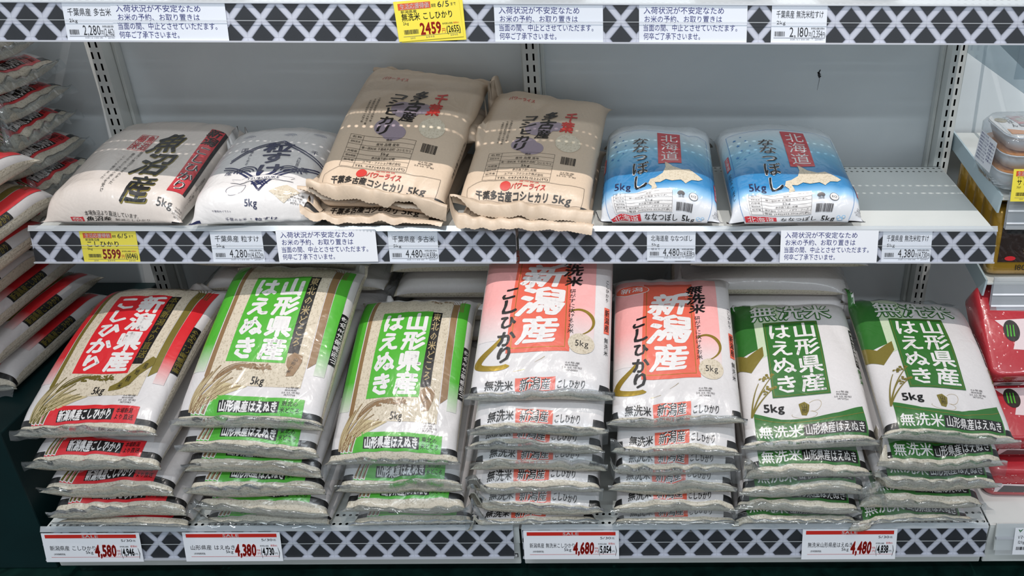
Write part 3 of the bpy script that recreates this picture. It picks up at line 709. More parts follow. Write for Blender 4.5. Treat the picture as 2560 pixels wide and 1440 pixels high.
def art_dark(full):
    p = Print(.281, .422)
    if full:
        p.quad(FLG, [(.2, .48), (.40, .55), (.42, .97), (.2, .97)], 0)
        p.poly(FD, [(.0, .56), (.12, .52), (.225, .55), (.22, .98), (0, .98)], 1)
        p.poly(FGOLD, [(.0, .47), (.16, .42), (.26, .51), (.26, .565), (.225, .55), (.14, .51), (.0, .565)], 2)
        p.H('無洗米', .2, .728, .79, .855, FD, 2, .055); p.H('無洗米', .2, .728, .79, .855, FWT, 3, .012, 2)
        p.rect(FD, .285, .278, .675, .715, 3); p.frame(FGOLD, .295, .285, .665, .708, .0008, 4)
        p.V('山形県産', .485, .295, .66, .705, FWT, 4, .022); p.V('はえぬき', .305, .295, .475, .705, FWT, 4, .022)
        ear(p, FGOLD, (.125, .17), [(.30, .395), (.31, .335), (.24, .33), (.2, .36)], .0035, layer=4)
        grains(p, FGOLD, .22, .37, .31, .395, 16, 5); grains(p, FGOLD, .24, .31, .315, .335, 16, 5, 7)
        p.H('5kg', .21, .2, .355, .245, FK, 2, .025, 2)
        p.poly(FGOLD, [(.45, .235), (.49, .245), (.52, .225), (.51, .19), (.49, .165), (.46, .17), (.455, .2)], 1); p.V('山形', .465, .18, .505, .235, FK, 2, .01)
        for q in ([(.52, .235), (.57, .25), (.6, .235), (.58, .2), (.53, .19)], [(.52, .19), (.56, .165), (.5, .15), (.42, .16), (.40, .18)]): p.stroke(FTAN, q, .0006, .0006, 1, 16)
        date(p, .69, .24, .81, .29, None, '1473756')
        p.rect(FK, .90, .44, .94, .67, 2); p.H('山形県産はえぬき', .902, .45, .938, .66, FWT, 3, .02, rot=True); p.V('無洗米', .90, .34, .94, .43, FD, 3, .02)
    p.poly(FD, [(.14, .047), (.885, .047), (.87, .205), (.70, .165), (.5, .147), (.32, .155), (.14, .195)], 1)
    p.stroke(FGOLD, [(.145, .168), (.34, .137), (.52, .132), (.70, .14), (.87, .17)], .0012, .0012, 2, 30)
    if full is not None:
        p.H('無洗米', .16, .06, .455, .122, FWT, 2, .02, 2); p.rect(FK, .458, .06, .868, .118, 2); p.H('山形県産はえぬき', .468, .063, .862, .116, FWT, 3, .014, 2)
    p.rect(FK, .0, .045, .14, .078, 1); p.rect(FK, .885, .045, 1, .08, 1)
    return p.remap([0, .045, .12, .25, 1], [0, .06, .135, .255, 1])
def art_uonuma(full):
    p = Print(.306, .463)
    p.V('魚沼産', .518, .085, .698, .635, FGOLD, 1, .03, 2, brush=.7, slant=.05); p.V('魚沼産', .513, .09, .693, .64, FK, 2, .021, 2, brush=.7, slant=.05)
    p.quad(FHR, [(.82, .178), (.912, .195), (.875, .70), (.785, .70)], 1); p.quad(FK, [(.912, .195), (.935, .195), (.90, .69), (.875, .70)], 1)
    p.V('新潟', .785, .555, .87, .70, FK, 2, .03, 2, brush=.4, slant=.01)
    for o, mm, l, w in ((0, FWT, 2, .035), (.003, FK, 3, .006)): p.V('こしひかり', .80+o, .20, .885+o, .545, mm, l, w, 2, brush=.3, slant=.02)
    p.frame(FHR, .395, .455, .50, .60, .0012, 2); p.V('魚沼', .45, .46, .495, .595, FHR, 2, .02); p.V('稲米', .40, .46, .445, .595, FHR, 2, .02)
    for i, (t, a, b) in enumerate((('雪深い魚沼で育まれました', .17, .45), ('豊かな水と大地の恵みを受け', .13, .43), ('じっくり育てました', .20, .40))): p.V(t, .485-.035*i, a, .505-.035*i, b, FK, 2)
    p.H('5kg', .78, .10, .88, .14, FK, 2, .01, 2); date(p, .885, .065, .98, .125, None, '1473221', '中旬')
    p.H('本場魚沼より直送しています。', .34, .034, .70, .057, FK, 2, 0, 2)
    p.rect(FHR, .235, .003, .32, .034, 1); p.V('魚沼', .24, .005, .315, .032, FCREAM, 2); p.H('魚沼産', .335, .003, .51, .03, FK, 2, .02, 2, brush=.5); p.H('新潟こしひかり', .53, .005, .77, .028, FK, 2, .01, 2)
    p.V('本場魚沼より直送しています。', .955, .2, .975, .38, FK, 2); p.V('新潟こし', .975, .16, .995, .26, FK, 2)
    p.rect(FK, .91, .0, 1, .02, 1)
    return p.remap([0, .003, .06, .2, 1], [0, .014, .068, .205, 1])
def arcs(p, mat, cs, ct, r0, n, a0, a1, w=.0018, layer=2):
    for k in range(n):
        r = r0*(1-k*.27); q = np.linspace(a0, a1, 5)
        p.stroke(mat, [(cs+r*math.cos(a)/p.SW, ct+r*math.sin(a)/p.SL) for a in q], w, w, layer, 14)
def art_tsubu(full):
    p = Print(.282, .424)
    p.V('粒すけ', .46, .30, .66, .60, FNAVY, 2, .03, 2, brush=.25)
    for d in (0, .018):
        p.stroke(FNAVY, [(.27, .43+d), (.40, .53+d), (.57, .605+d)], .0026, .0036, 2, 20); p.stroke(FNAVY, [(.57, .605+d), (.70, .525+d), (.88, .45+d)], .0036, .0026, 2, 20)
        p.stroke(FNAVY, [(.25, .375+d), (.38, .34+d), (.53, .215+d*2)], .0032, .004, 2, 20); p.stroke(FNAVY, [(.53, .215+d*2), (.70, .34+d), (.87, .395+d)], .004, .0032, 2, 20)
    arcs(p, FNAVY, .405, .335, .022, 3, .3, 3.0, .0026); arcs(p, FNAVY, .69, .335, .022, 3, .2, 2.9, .0026); arcs(p, FNAVY, .53, .232, .016, 3, .4, 2.7, .0024)
    p.poly(FWT, [(.34, .29), (.36, .275), (.34, .262), (.40, .262), (.545, .278), (.68, .266), (.74, .27), (.72, .284), (.74, .30), (.68, .297), (.545, .31), (.40, .293)], 3)
    p.stroke(FNAVY, [(.40, .292), (.545, .31), (.68, .296)], .0007, .0007, 4, 14); p.stroke(FNAVY, [(.40, .262), (.545, .279), (.68, .266)], .0007, .0007, 4, 14)
    for q in ([(.34, .29), (.40, .292)], [(.34, .262), (.40, .262)], [(.68, .266), (.74, .27)], [(.68, .296), (.74, .30)]): p.stroke(FNAVY, q, .0006, .0006, 4, 3)
    p.H('TSUBUSUKE', .44, .279, .65, .294, FNAVY, 5, .01)
    for t, s, tt in (('国', .33, .53), ('産', .295, .345), ('千', .80, .53), ('葉', .775, .375)): p.H(t, s-.025, tt-.015, s+.025, tt+.02, FNAVY, 2, .01, 2)
    p.V('噛みしめる', .375, .40, .40, .52, FNAVY, 2); p.V('大粒旨味', .71, .37, .735, .47, FNAVY, 2)
    for s, t in ((.58, .68), (.78, .70), (.30, .66)): arcs(p, FLN, s, t, .014, 3, .4, 2.6, .0012)
    p.stroke(FNAVY, [(.33, .205), (.37, .245), (.44, .25), (.42, .215), (.34, .195)], .0007, .0007, 2, 24)
    p.H('5kg', .44, .145, .525, .178, FNAVY, 2, .015, 2)
    p.poly(FRICEW, [(.60, .205), (.71, .245), (.80, .21), (.70, .155)], 1); date(p, .72, .15, .84, .20, None, '1470912', '下旬')
    p.H('千葉県PRイラスト', .22, .115, .35, .125, FNAVY, 2)
    p.H('千葉のお米', .29, .06, .445, .088, FNAVY, 2, .005, 2); p.H('+', .465, .066, .485, .082, FNAVY, 2, .01); p.H('粒すけ', .50, .055, .67, .095, FNAVY, 2, .02, 2)
    p.rect(FNAVY, 0, .05, .10, .075, 1); p.rect(FNAVY, .93, .05, 1, .075, 1)
    return p.remap([0, .05, .055, .1, .2, .25, 1], [0, .012, .022, .058, .155, .2, .95])
def table(p, m, s0, t0, s1, t1, rows, lay=2):
    n = len(rows); h = (t1-t0)/n
    p.frame(m, s0, t0, s1, t1, .0005, lay); p.rect(m, s0+(s1-s0)*.2, t0, s0+(s1-s0)*.2+.002, t1, lay)
    for i, (a, b) in enumerate(rows):
        y = t1-(i+1)*h
        if i < n-1: p.rect(m, s0, y, s1, y+.0012, lay)
        if a: p.H(a, s0+(s1-s0)*.03, y+h*.3, s0+(s1-s0)*.18, y+h*.75, m, lay)
        w = min(.76, .045*len(b))
        if b: p.H(b, s0+(s1-s0)*(.6-w/2), y+h*.22, s0+(s1-s0)*(.6+w/2), y+h*.8, m, lay)
def art_kraft(full):
    p = Print(.299, .427)
    if full:
        p.V('千葉', .655, .60, .745, .77, KRED, 2, .03, 2, brush=.3, slant=-.012)
        for s, t, r in ((.50, .62, .03), (.42, .50, .026), (.60, .64, .02), (.48, .47, .024)): p.ell(KPUR, s, t, r, r*.8, 1)
        p.V('多古産', .50, .535, .61, .77, KIN, 3, .03, 2, brush=.8, slant=-.02); p.V('コシヒカリ', .36, .455, .475, .73, KIN, 3, .03, 2, brush=.8, slant=-.02)
        for i, (a, b) in enumerate(((.52, .68), (.50, .67), (.51, .66))): p.V('千葉県北総台地の大地で育った'[:12], .285-.028*i, a, .303-.028*i, b, KIN, 2)
        p.ell(KRICE, .715, .53, .026, .026, 1); p.H('パワーライス', .23, .83, .42, .86, KRED, 2, .02, 2, brush=.3)
        table(p, KIN, .20, .255, .645, .44, (('名称', '精米'), ('原料玄米', '産地 品種 産年'), ('', '単一原料米 千葉県多古町 コシヒカリ'), ('内容量', '5kg'), ('精米時期', '表示面下部に記載'), ('販売者', 'ユアサ・フナショク株式会社'), ('', 'TEL 047(433)1222(代)')))
        p.bars(KIN, .69, .385, .79, .435, 9, 30); date(p, .68, .29, .81, .335, KIN, '', '下旬')
        p.H('千葉多古産コシヒカリ5kg', .955, .3, .985, .55, KIN, 2, .02, rot=True)
        p.ell(KRED, .365, .222, .0105, .0105, 2); p.H('パワーライス', .40, .205, .63, .238, KRED, 2, .03, 2, skew=.2)
        p.H('産地直送', .45, .242, .58, .25, KRED, 2)
    p.H('千葉多古産コシヒカリ', .175, .145, .66, .195, KIN, 2, .03, 2); p.H('5kg', .68, .15, .81, .19, KIN, 2, .02, 2)
    for a, b in (((.115, .135), (.12, .2)), ((.12, .2), (.2, .25)), ((.2, .25), (.88, .25)), ((.88, .25), (.885, .14)), ((.885, .14), (.115, .135))): p.stroke(KIN, [a, b], .0006, .0006, 2, 14)
    p.rect(KIN, .0, .118, .115, .136, 1); p.rect(KIN, .885, .122, 1, .142, 1)
    return p.remap([0, .118, .142, .255, .45, .9, 1], [0, .03, .055, .165, .355, .80, 1])
def art_hok(full):
    p = Print(.298, .434)
    p.quad(FHR, [(.50, .36), (.66, .36), (.66, .68), (.495, .68)], 1); p.V('北海道', .515, .375, .645, .665, FWT, 2, .01, 2)
    p.V('ななつぼし', .315, .24, .435, .595, FK, 3, .018, 2, brush=.5); p.V('ななつぼし', .315, .24, .435, .595, FWT, 2, .035, 1, brush=.5)
    p.poly(KRICE, [(.545, .372), (.575, .355), (.60, .34), (.66, .325), (.71, .33), (.80, .295), (.77, .28), (.72, .275), (.68, .255), (.65, .27), (.59, .265), (.55, .275), (.51, .262), (.475, .265), (.49, .235), (.45, .225), (.455, .25), (.43, .262), (.445, .285), (.48, .29), (.53, .31), (.55, .34)], 2)
    p.H('5kg', .20, .238, .315, .275, FNAVY, 2, .012, 2)
    for q, (a, b) in enumerate(((.18, .63), (.225, .655), (.25, .60), (.195, .565), (.27, .54), (.21, .51), (.175, .46), (.255, .475), (.22, .43))):
        z = (.016, .009, .011)[q % 3]; p.poly(FBLUE, [(a+(z*.42 if k % 2 else z)*math.cos(k*math.pi/5+.3), b+(z*.42 if k % 2 else z)*.68*math.sin(k*math.pi/5+.3)) for k in range(10)], 1)
    for a, b in (((.135, .06), (.13, .70)), ((.13, .70), (.70, .70)), ((.865, .06), (.86, .68)), ((.70, .70), (.86, .68))): p.stroke(FBLUE, [a, b], .0008, .0008, 2, 20)
    p.poly(FWT, [(.185, .095), (.595, .095), (.59, .225), (.45, .232), (.36, .222), (.18, .205)], 1)
    table(p, FNK, .195, .10, .59, .215, (('名称', '精米'), ('原料玄米', '単一原料米 北海道 ななつぼし'), ('内容量', '5kg'), ('精米時期', '表示面下部に記載'), ('販売者', '株式会社 ニュー・ノザワ・フーズ'), ('', '電話 (042)393-3316(代表)')), 3)
    p.bars(FNK, .62, .105, .735, .15, 12, 30); p.ell(FNK, .64, .20, .006, .004, 2, 10, .7); p.ell(FNK, .655, .20, .006, .004, 2, 10, -.7); p.H('国産', .63, .175, .67, .19, FNK, 2)
    p.ell(FNK, .73, .188, .009, .009, 2); p.ell(FWT, .73, .188, .008, .008, 3); p.H('RICE', .712, .182, .748, .194, FNK, 4)
    p.rect(FHR, .14, .045, .36, .085, 1); p.H('北海道', .155, .047, .345, .083, FWT, 2, .01, 2); p.H('ななつぼし', .385, .047, .64, .085, FK, 2, .012, 2, brush=.3); p.H('5kg', .665, .048, .765, .082, FK, 2, .015, 2)
    for s, t, r in ((.80, .062, .006), (.82, .078, .004), (.785, .075, .004)): p.ell(film('film_bubble', '9fc6e6'), s, t, r, r, 1); p.ell(FWT, s, t, r*.55, r*.55, 2)
    p.rect(FHR, .075, .40, .115, .52, 1); p.V('北海道', .08, .405, .11, .515, FWT, 2, .01); p.V('ななつぼし', .08, .21, .11, .37, FK, 2, .01, brush=.4)
    p.rect(FHR, .895, .22, .93, .31, 1); p.V('北海道', .898, .225, .927, .305, FWT, 2); p.V('ななつぼし', .895, .33, .92, .46, FNAVY, 2)
    date(p, .885, .10, .975, .15, None, '1472200', '下旬')
    p.rect(FK, .0, .03, .13, .055, 1); p.rect(FK, .87, .03, 1, .055, 1)
    return p.remap([0, .03, .045, .085, .10, .215, .25, .36, .7, 1], [0, .0, .018, .056, .066, .155, .18, .345, .67, 1])
ARTS = {}
def art(kind, full):
    if (kind, full) not in ARTS:
        P = globals()['art_'+kind](full); out = [P]
        for test in (lambda V: V[:, 0].min() <= .001, lambda V: V[:, 0].max() >= .999):    # black bars at the two seal corners
            got = [q for q in P.parts if test(q[0]) and q[1].shape[0] == 2 and np.ptp(q[0][:, 1]) < .06]
            if got:
                C = Print(P.SW, P.SL); C.mats = [P.mats[got[0][2]]]; C.parts = [(V, T, 0, l) for V, T, mm, l in got]; out.append(C)
                ids = {id(q) for q in got}; P.parts = [q for q in P.parts if id(q) not in ids]
        ARTS[kind, full] = out
    return ARTS[kind, full]
BODY = dict(red=(FW, FRICE, .068), green=(FW, FRICE, .068), pink=(FW, FRICE, .05), dark=(FW, FRICE, .058), uonuma=(FCREAM, FCREAM, 0), tsubu=(FWT, FWT, 0), kraft=(KR, KR, 0), hok=(FHOK, FCREAM, 0), plain=(FW, FRICE, .05))
BN = [0]
def bag(kind, label, group, pos, ypr, full=True, L=.37, W=.27, T=.066, fr=.68, seed=None, fin=.03, droop=0., wr=1., fold=0., bend=0., backfin=0., name='rice_bag', art_on=True, fdrop=.5, hm=None, lf=.016, yf=.052, most=.05):
    BN[0] += 1; seed = BN[0]*7 if seed is None else seed
    root = empty(name, pos, pose_m(*ypr), label, 'rice bag', group)
    top, bot, SW, SL = bag_surface(L, W, T, fr, seed, droop, wr, fold, bend, lf, yf)
    RM, PO = pose_m(*ypr), np.array(pos)
    if hm is not None:          # settle on what already lies there
        tw, bw = top@RM.T+PO, bot@RM.T+PO
        d = hm.lift(bw, most=most); d = np.maximum(d, blur(d)); th = tw[..., 2]-bw[..., 2]
        bw[..., 2] += d; tw[..., 2] = np.maximum(tw[..., 2], bw[..., 2]+.35*th); hm.add(tw)
        top, bot = (tw-PO)@RM, (bw-PO)@RM
    nt_ = NU*NV; V = np.concatenate([top.reshape(-1, 3), bot.reshape(-1, 3)])
    I, J = np.meshgrid(np.arange(NU-1), np.arange(NV-1), indexing='ij'); k = (I*NV+J).ravel()
    idx = np.arange(2*nt_); g = np.arange(nt_).reshape(NU, NV)
    for e in (g[0], g[-1], g[:, 0], g[:, -1]): idx[nt_+e] = e          # weld the seams
    Ft = np.stack([k, k+NV, k+NV+1, k+1], 1); Fb = np.stack([k, k+1, k+NV+1, k+NV], 1)+nt_
    Fb = idx[Fb]
    used, inv = np.unique(np.concatenate([Ft, Fb]), return_inverse=True); F = inv.reshape(-1, 4)
    ss, tt = np.meshgrid(np.linspace(0, 1, NU), np.linspace(0, 1, NV), indexing='ij'); uv = np.tile(np.stack([ss.ravel(), tt.ravel()], 1), (2, 1))
    tq, rq, rt = BODY[kind]
    mi = np.concatenate([(J.ravel()/(NV-1) < rt-.004).astype(int), np.ones(len(Fb), int)])
    body = mesh_obj('filled_body', V[used], F, [tq, rq], root, mi, True, uv[used])
    if art_on:
        for q, a_ in enumerate(art(kind, full)): a_.on_grid(top, 'print' if q == 0 else 'corner_mark', root)
    rng = np.random.RandomState(seed+1)
    for which, ln in ((0, fin), (-1, backfin)):
        if not ln: continue
        n = 81; e = np.stack([np.interp(np.linspace(0, 1, n), np.linspace(0, 1, NU), top[:, which, q]) for q in range(3)], 1)
        sg = -1 if which == 0 else 1; rows = []
        a = np.linspace(-1, 1, n); ph = rng.uniform(0, 6, 4); wv = .5*np.sin(3*a+ph[0])+.3*np.sin(9*a+ph[1])+.2*np.sin(21*a+ph[2])
        for q in range(7):
            f = q/6; P = e.copy(); P[:, 1] += sg*ln*f*(1-.25*f)*(1+.12*wv*f); P[:, 2] += -fdrop*ln*f*f+.007*wr*wv*f*(1-.2*f); P[:, 0] *= 1-.02*f
            if kind == 'kraft' and q == 6: P[:, 1] += sg*.0011*np.where(np.arange(n) % 2, 1, -1)
            rows.append(P)
        G = np.stack(rows, 1)
        if hm is not None:
            gw = G@RM.T+PO; dl = hm.lift(gw, .0045, .07); 
            for _ in range(6): q_ = np.pad(dl, ((1, 1), (0, 0)), mode='edge'); dl = np.maximum(dl, np.maximum(q_[:-2], q_[2:]))
            for _ in range(5): dl = blur(dl)
            dl[:, 0] = 0; gw[..., 2] += dl; hm.pts(gw[:, 1:]); G = (gw-PO)@RM
        kk = (np.arange(n-1)[:, None]*7+np.arange(6)[None]).ravel()
        mesh_obj('seal_strip', G.reshape(-1, 3), np.stack([kk, kk+1, kk+8, kk+7], 1), {'kraft': KR, 'uonuma': FCREAM, 'tsubu': FWT, 'hok': FWT}.get(kind, FINF), root, None, True)
    return root
# ------------------------------------------------------------ bottom shelf: seven stacks
ORD = ['topmost', 'second from the top', 'third from the top', 'fourth from the top', 'fifth from the top', 'sixth from the top', 'bottom one']
HB = HeightMap(-1.0, 1.0, -.35, .45, ZB-.004).rail(YB); HMD = HeightMap(-1.0, 1.0, -.1, .45, ZM-.004).rail(YM); HU = HeightMap(-1.0, 1.0, -.1, .45, ZU-.004).rail(YU); HS = HeightMap(-1.6, -.7, -.5, .45, .335)
def stack(kind, desc, where, group, top_pos, top_ypr, W_, zs, dx, Tt=.066, **kw):
    n = len(zs)
    for i, z in reversed(list(enumerate(zs))):
        if i == 0:
            bag(kind, f'{desc}, topmost in the stack {where}', group, top_pos, top_ypr, True, W=W_, T=Tt, hm=HB, **{'fin': .016, **kw}); continue
        k = i/(n-1) if n > 1 else 0
        word = ORD[i] if i < n-1 else 'bottom one'
        pit = (top_ypr[1]-3.0)*(1-k)+.3*k
        r = random.Random(i*13+len(where))
        bag(kind, f'{desc}, {word} in the stack {where}', group, (top_pos[0]+dx*i+r.uniform(-.006, .006), -.234-.014*k+r.uniform(-.006, .004), z-.007), (top_ypr[0]*(1-k)+r.uniform(-2.2, 2.2), pit, top_ypr[2]*.7*(1-k)+r.uniform(-.8, .8)), False, W=W_-.016, T=.055, fr=.74, fin=r.uniform(.006, .022), wr=1.2, fdrop=r.uniform(.3, 1.3), hm=HB, lf=.010)
# back row lying crosswise behind the stacks
def back_row(x, zs, label, y0=.385, **kw):
    for i, z in enumerate(zs):
        r = random.Random(int(x*100)+i)
        bag('plain', label+', '+('topmost of the pile' if i == len(zs)-1 else 'lowest of the pile' if i == 0 else ('second', 'third', 'fourth', 'fifth', 'sixth')[i-1]+' layer up'), 'plain bags lying crosswise at the back', (x-.185+r.uniform(-.02, .02), .242+r.uniform(-.004, .004), z), (-90+r.uniform(-2, 2), 0, 0), False, L=.37, W=.25, T=.058, fr=.85, art_on=False, fin=.02, hm=HB)
back_row(-.49, [.141, .2, .26, .32, .38, .44, .50], 'white bag lying crosswise at the back behind the bright green stack')
back_row(-.09, [.141, .2, .26, .32, .37, .43, .49], 'white bag lying crosswise at the back behind the coral stack')
back_row(.50, [.141, .2, .26, .32, .375, .435, .50], 'white bag lying crosswise at the back behind the shorter coral stack')
stack('red', 'red-banded rice bag', 'above its sale card', 'red-banded bags stacked on the bottom shelf', (-.763, -.226, .337), (-3.5, 14.9, -3.4), .275, [.337, .284, .222, .178, .141], .006)
stack('green', 'bright green rice bag', 'above its sale card', 'bright green bags stacked on the bottom shelf', (-.470, -.223, .354), (-2.3, 22.2, 2.4), .275, [.354, .316, .272, .226, .180, .141], -.002)
stack('green', 'bright green rice bag', 'next to the coral bags', 'bright green bags stacked on the bottom shelf', (-.225, -.227, .275), (-.8, 23.2, -1.), .252, [.275, .226, .186, .141], .008, fin=.034)
stack('pink', 'coral-panelled rice bag', 'next to the bright green bags', 'coral-panelled bags stacked on the bottom shelf', (.054, -.213, .406), (.9, 19.4, 1.2), .268, [.406, .362, .318, .276, .230, .185, .141], -.004)
stack('pink', 'coral-panelled rice bag', 'next to the dark green bags', 'coral-panelled bags stacked on the bottom shelf', (.295, -.213, .349), (-.1, 16., -.8), .256, [.349, .308, .266, .226, .184, .141], .0)
stack('dark', 'dark green rice bag', 'beside the coral bags', 'dark green bags stacked on the bottom shelf', (.542, -.217, .299), (0, 14., -2.2), .26, [.299, .258, .219, .180, .141], -.004, backfin=.02)
stack('dark', 'dark green rice bag', 'beside the red packs', 'dark green bags stacked on the bottom shelf', (.792, -.229, .322), (1.6, 12., 4.8), .262, [.322, .276, .232, .186, .141], -.010, backfin=.035)
# ------------------------------------------------------------ middle shelf
bag('uonuma', 'cream rice bag with large black brush characters and a red side bar', 'white bags on the middle shelf', (-.743, -.002, .650), (-1.2, 5.0, -.3), W=.268, T=.088, fr=.85, lf=.004, yf=.045, fin=0, seed=11, hm=HMD)
bag('tsubu', 'white rice bag with a navy crest and ribbon', 'white bags on the middle shelf', (-.481, -.002, .650), (5.2, 4.5, .7), W=.238, L=.35, T=.088, fr=.85, lf=.004, yf=.045, fin=0, seed=21, wr=1.4, hm=HMD)
KL = 'tan paper rice bag '
KGP = 'tan paper bags on the middle shelf'
bag('kraft', KL+'lowest of the pile beside the white crest bag', KGP, (-.262, -.002, .6495), (-2, 0, 0), False, W=.262, T=.043, fr=.75, fin=.016, seed=31, fdrop=.2, hm=HMD)
bag('kraft', KL+'in the middle of the pile beside the white crest bag', KGP, (-.274, .016, .676), (-5, 5, 3), False, W=.258, T=.045, fr=.7, fin=.012, seed=32, fdrop=.4, hm=HMD)
bag('kraft', KL+'lying crosswise against the back panel behind the highest tan bag', KGP, (-.35, .265, .748), (-90, 0, 0), False, L=.26, W=.19, T=.055, fr=.9, fin=.02, seed=33, hm=HMD)
bag('kraft', KL+'tilted highest, topmost of the three-bag pile', KGP, (-.254, .016, .690), (-8.4, 21.5, 6.0), True, W=.262, T=.07, fr=.66, yf=.06, fin=.024, seed=34, most=.09, fold=.022, fdrop=.7, backfin=.03, wr=1.3, hm=HMD)
bag('kraft', KL+'at the bottom of the pile beside the blue bags', KGP, (.012, -.008, .6495), (-3, 2, 0), False, W=.262, T=.044, fr=.75, fin=.024, seed=35, fdrop=.7, hm=HMD)
bag('kraft', KL+'lying on top, beside the blue bags', KGP, (.014, .010, .670), (-3.9, 15.2, 4.6), True, W=.262, T=.07, fr=.7, fin=.03, seed=36, most=.09, fdrop=.6, wr=1.3, hm=HMD)
HG = 'blue and white bags on the middle shelf'
bag('hok', 'blue and white rice bag with a red panel, against the tan paper bags', HG, (.267, -.002, .650), (-.4, 5.5, -2.0), W=.238, L=.355, T=.088, fr=.85, lf=.004, yf=.045, fin=0, seed=41, wr=1.5, hm=HMD)
bag('hok', 'blue and white rice bag with a red panel, next to the empty shelf space', HG, (.522, -.002, .650), (2.2, 5.5, 1.0), W=.262, L=.36, T=.088, fr=.85, lf=.004, yf=.045, fin=0, seed=42, hm=HMD)
# ------------------------------------------------------------ upper shelf: only the front edges show
UG = 'small bags along the upper shelf edge'
bag('kraft', 'tan paper bag front edge on the upper shelf above the overlapped price card', UG, (-.49, .0, 1.0548), (0, 1, 0), False, L=.26, W=.15, T=.05, fin=.008, art_on=False, hm=HU)
bag('plain', 'white bag front edge on the upper shelf beside the tilted yellow card', UG, (.075, .0, 1.0548), (0, 1, 0), False, L=.26, W=.15, T=.05, fin=.008, art_on=False, hm=HU)
bag('plain', 'white bag front edge on the upper shelf beside the bare lattice stretch', UG, (.39, .0, 1.0548), (0, 1, 0), False, L=.26, W=.16, T=.05, fin=.008, art_on=False, hm=HU)
bag('plain', 'white bag front edge on the upper shelf, nearest the clear acrylic divider', UG, (.60, .0, 1.0548), (0, 1, 0), False, L=.26, W=.16, T=.05, fin=.008, art_on=False, hm=HU)
# ------------------------------------------------------------ side pile at the end of the bay
m = Mesh(); m.box(-1.7, -.938, -.20, .40, 0, .335); m.obj('plinth_block', DKGREEN_P, None, bevel=.003)
tag(bpy.data.objects['plinth_block'], 'dark green plinth under the side pile of rice bags', 'plinth')
SG = 'red-banded bags in the side pile'
for i, z in enumerate((.335, .395, .458)):
    bag('red', ('lowest', 'second-lowest', 'third-lowest')[i]+' red-banded bag on the dark green plinth, long side outward', SG, (-1.105-.004*i, -.085-.012*i, z), (0, 0, 0), True, W=.27, T=.062, fr=.9, fin=.02, wr=.8, hm=HS)
for i, (z, x, y) in enumerate(((.52, -1.10, -.245), (.585, -1.055, -.25), (.645, -1.035, -.245), (.725, -1.045, -.25))):
    bag('red', 'red-banded bag in the bulging front heap of the side pile, '+('lowest', 'second from the bottom', 'third from the bottom', 'topmost')[i], SG, (x, y, z), (1, 1, 3), True, W=.27, T=.064, fr=.85, fin=.02, wr=1., hm=HS)
for i, (z, x) in enumerate(((.525, -.98), (.58, -.98), (.635, -.975), (.688, -.98), (.742, -.985), (.797, -.985), (.850, -.99), (.905, -1.0))):
    bag('red', 'red-banded bag with its band outward near the back panel, '+('lowest', 'second lowest', 'third lowest', 'fourth lowest', 'fifth lowest', 'sixth lowest', 'seventh lowest', 'topmost')[i]+' there', SG, (x, .235, z), (90+((i*7) % 5-2), 4, 0), False, W=.27, T=.06, fr=.78, fin=.022, wr=1.2, hm=HS)
# ------------------------------------------------------------ tray-pack bay beside the empty shelf
def prism_x(m, pts, x0, x1, mat=0): m.prism([(x0, y, z) for y, z in pts], (x1-x0, 0, 0), mat)
def side_shelf(label, Yf, Z0, Z1, x0=.925, x1=1.6, railh=.06, arm=True):
    """shelf sloping gently forward; Z0 at the back, Z1 at the front"""
    root = empty('tilted_shelf', (0, 0, 0), None, label, 'shelf', 'tilted shelves of the tray-pack bay')
    m = Mesh(); prism_x(m, [(Yf, Z1), (.40, Z0), (.40, Z0-.004), (Yf, Z1-.004)], x0, x1); m.obj('deck', STEEL, root)
    m = Mesh(); prism_x(m, [(.412, Z0+.018), (.40, Z0-.055), (.36, Z0-.025), (Yf+.005, Z1-.032), (Yf, Z1+.006), (.38, Z0+.012)], x0-.004, x0); m.obj('bracket', BLUEARM, root)
    m = Mesh(); prism_x(m, [(Yf-.003, Z1+.012), (Yf-.012, Z1-railh), (Yf-.006, Z1-railh), (Yf+.003, Z1+.012)], x0+.012, x1); m.obj('clear_rail', CLEARLIP, root)
    m = Mesh(); prism_x(m, [(Yf+.004, Z1-.002), (Yf-.004, Z1-railh), (Yf-.002, Z1-railh), (Yf+.006, Z1-.002)], x0+.012, x1); m.obj('rail_back', RAILM, root)
    for f in (.35, .75):
        m = Mesh(); prism_x(m, [(Yf-.004-.009*f, Z1-railh*f), (Yf-.006-.009*f, Z1-railh*f-.003), (Yf-.002-.009*f, Z1-railh*f-.003)], x0+.012, x1); m.obj('rail_rib', PAPER, root)
    return root
side_shelf('tilted shelf holding the wrapped tray packs', .06, .712, .692)
side_shelf('lower tilted shelf holding the gold and brown packs', .05, .548, .515)
# top shelf: clear acrylic divider and arm
root = empty('acrylic_divider', (0, 0, 0), None, 'clear acrylic divider plate hanging beside the upper shelf end', 'divider')
m = Mesh(); m.box(.915, .917, .02, .39, .90, 1.0); m.obj('plate', clear('acrylic', .12, 'e4ecf0', .1, 0), root)
m = Mesh(); m.box(.917, 1.5, .10, .102, .91, 1.04); m.obj('front_plate', clear('acrylic'), root)
m = Mesh(); prism_x(m, [(.41, 1.02), (.41, .93), (.12, .90), (.06, .88), (.05, .93)], .97, .974); m.obj('arm', BLUEARM, root)
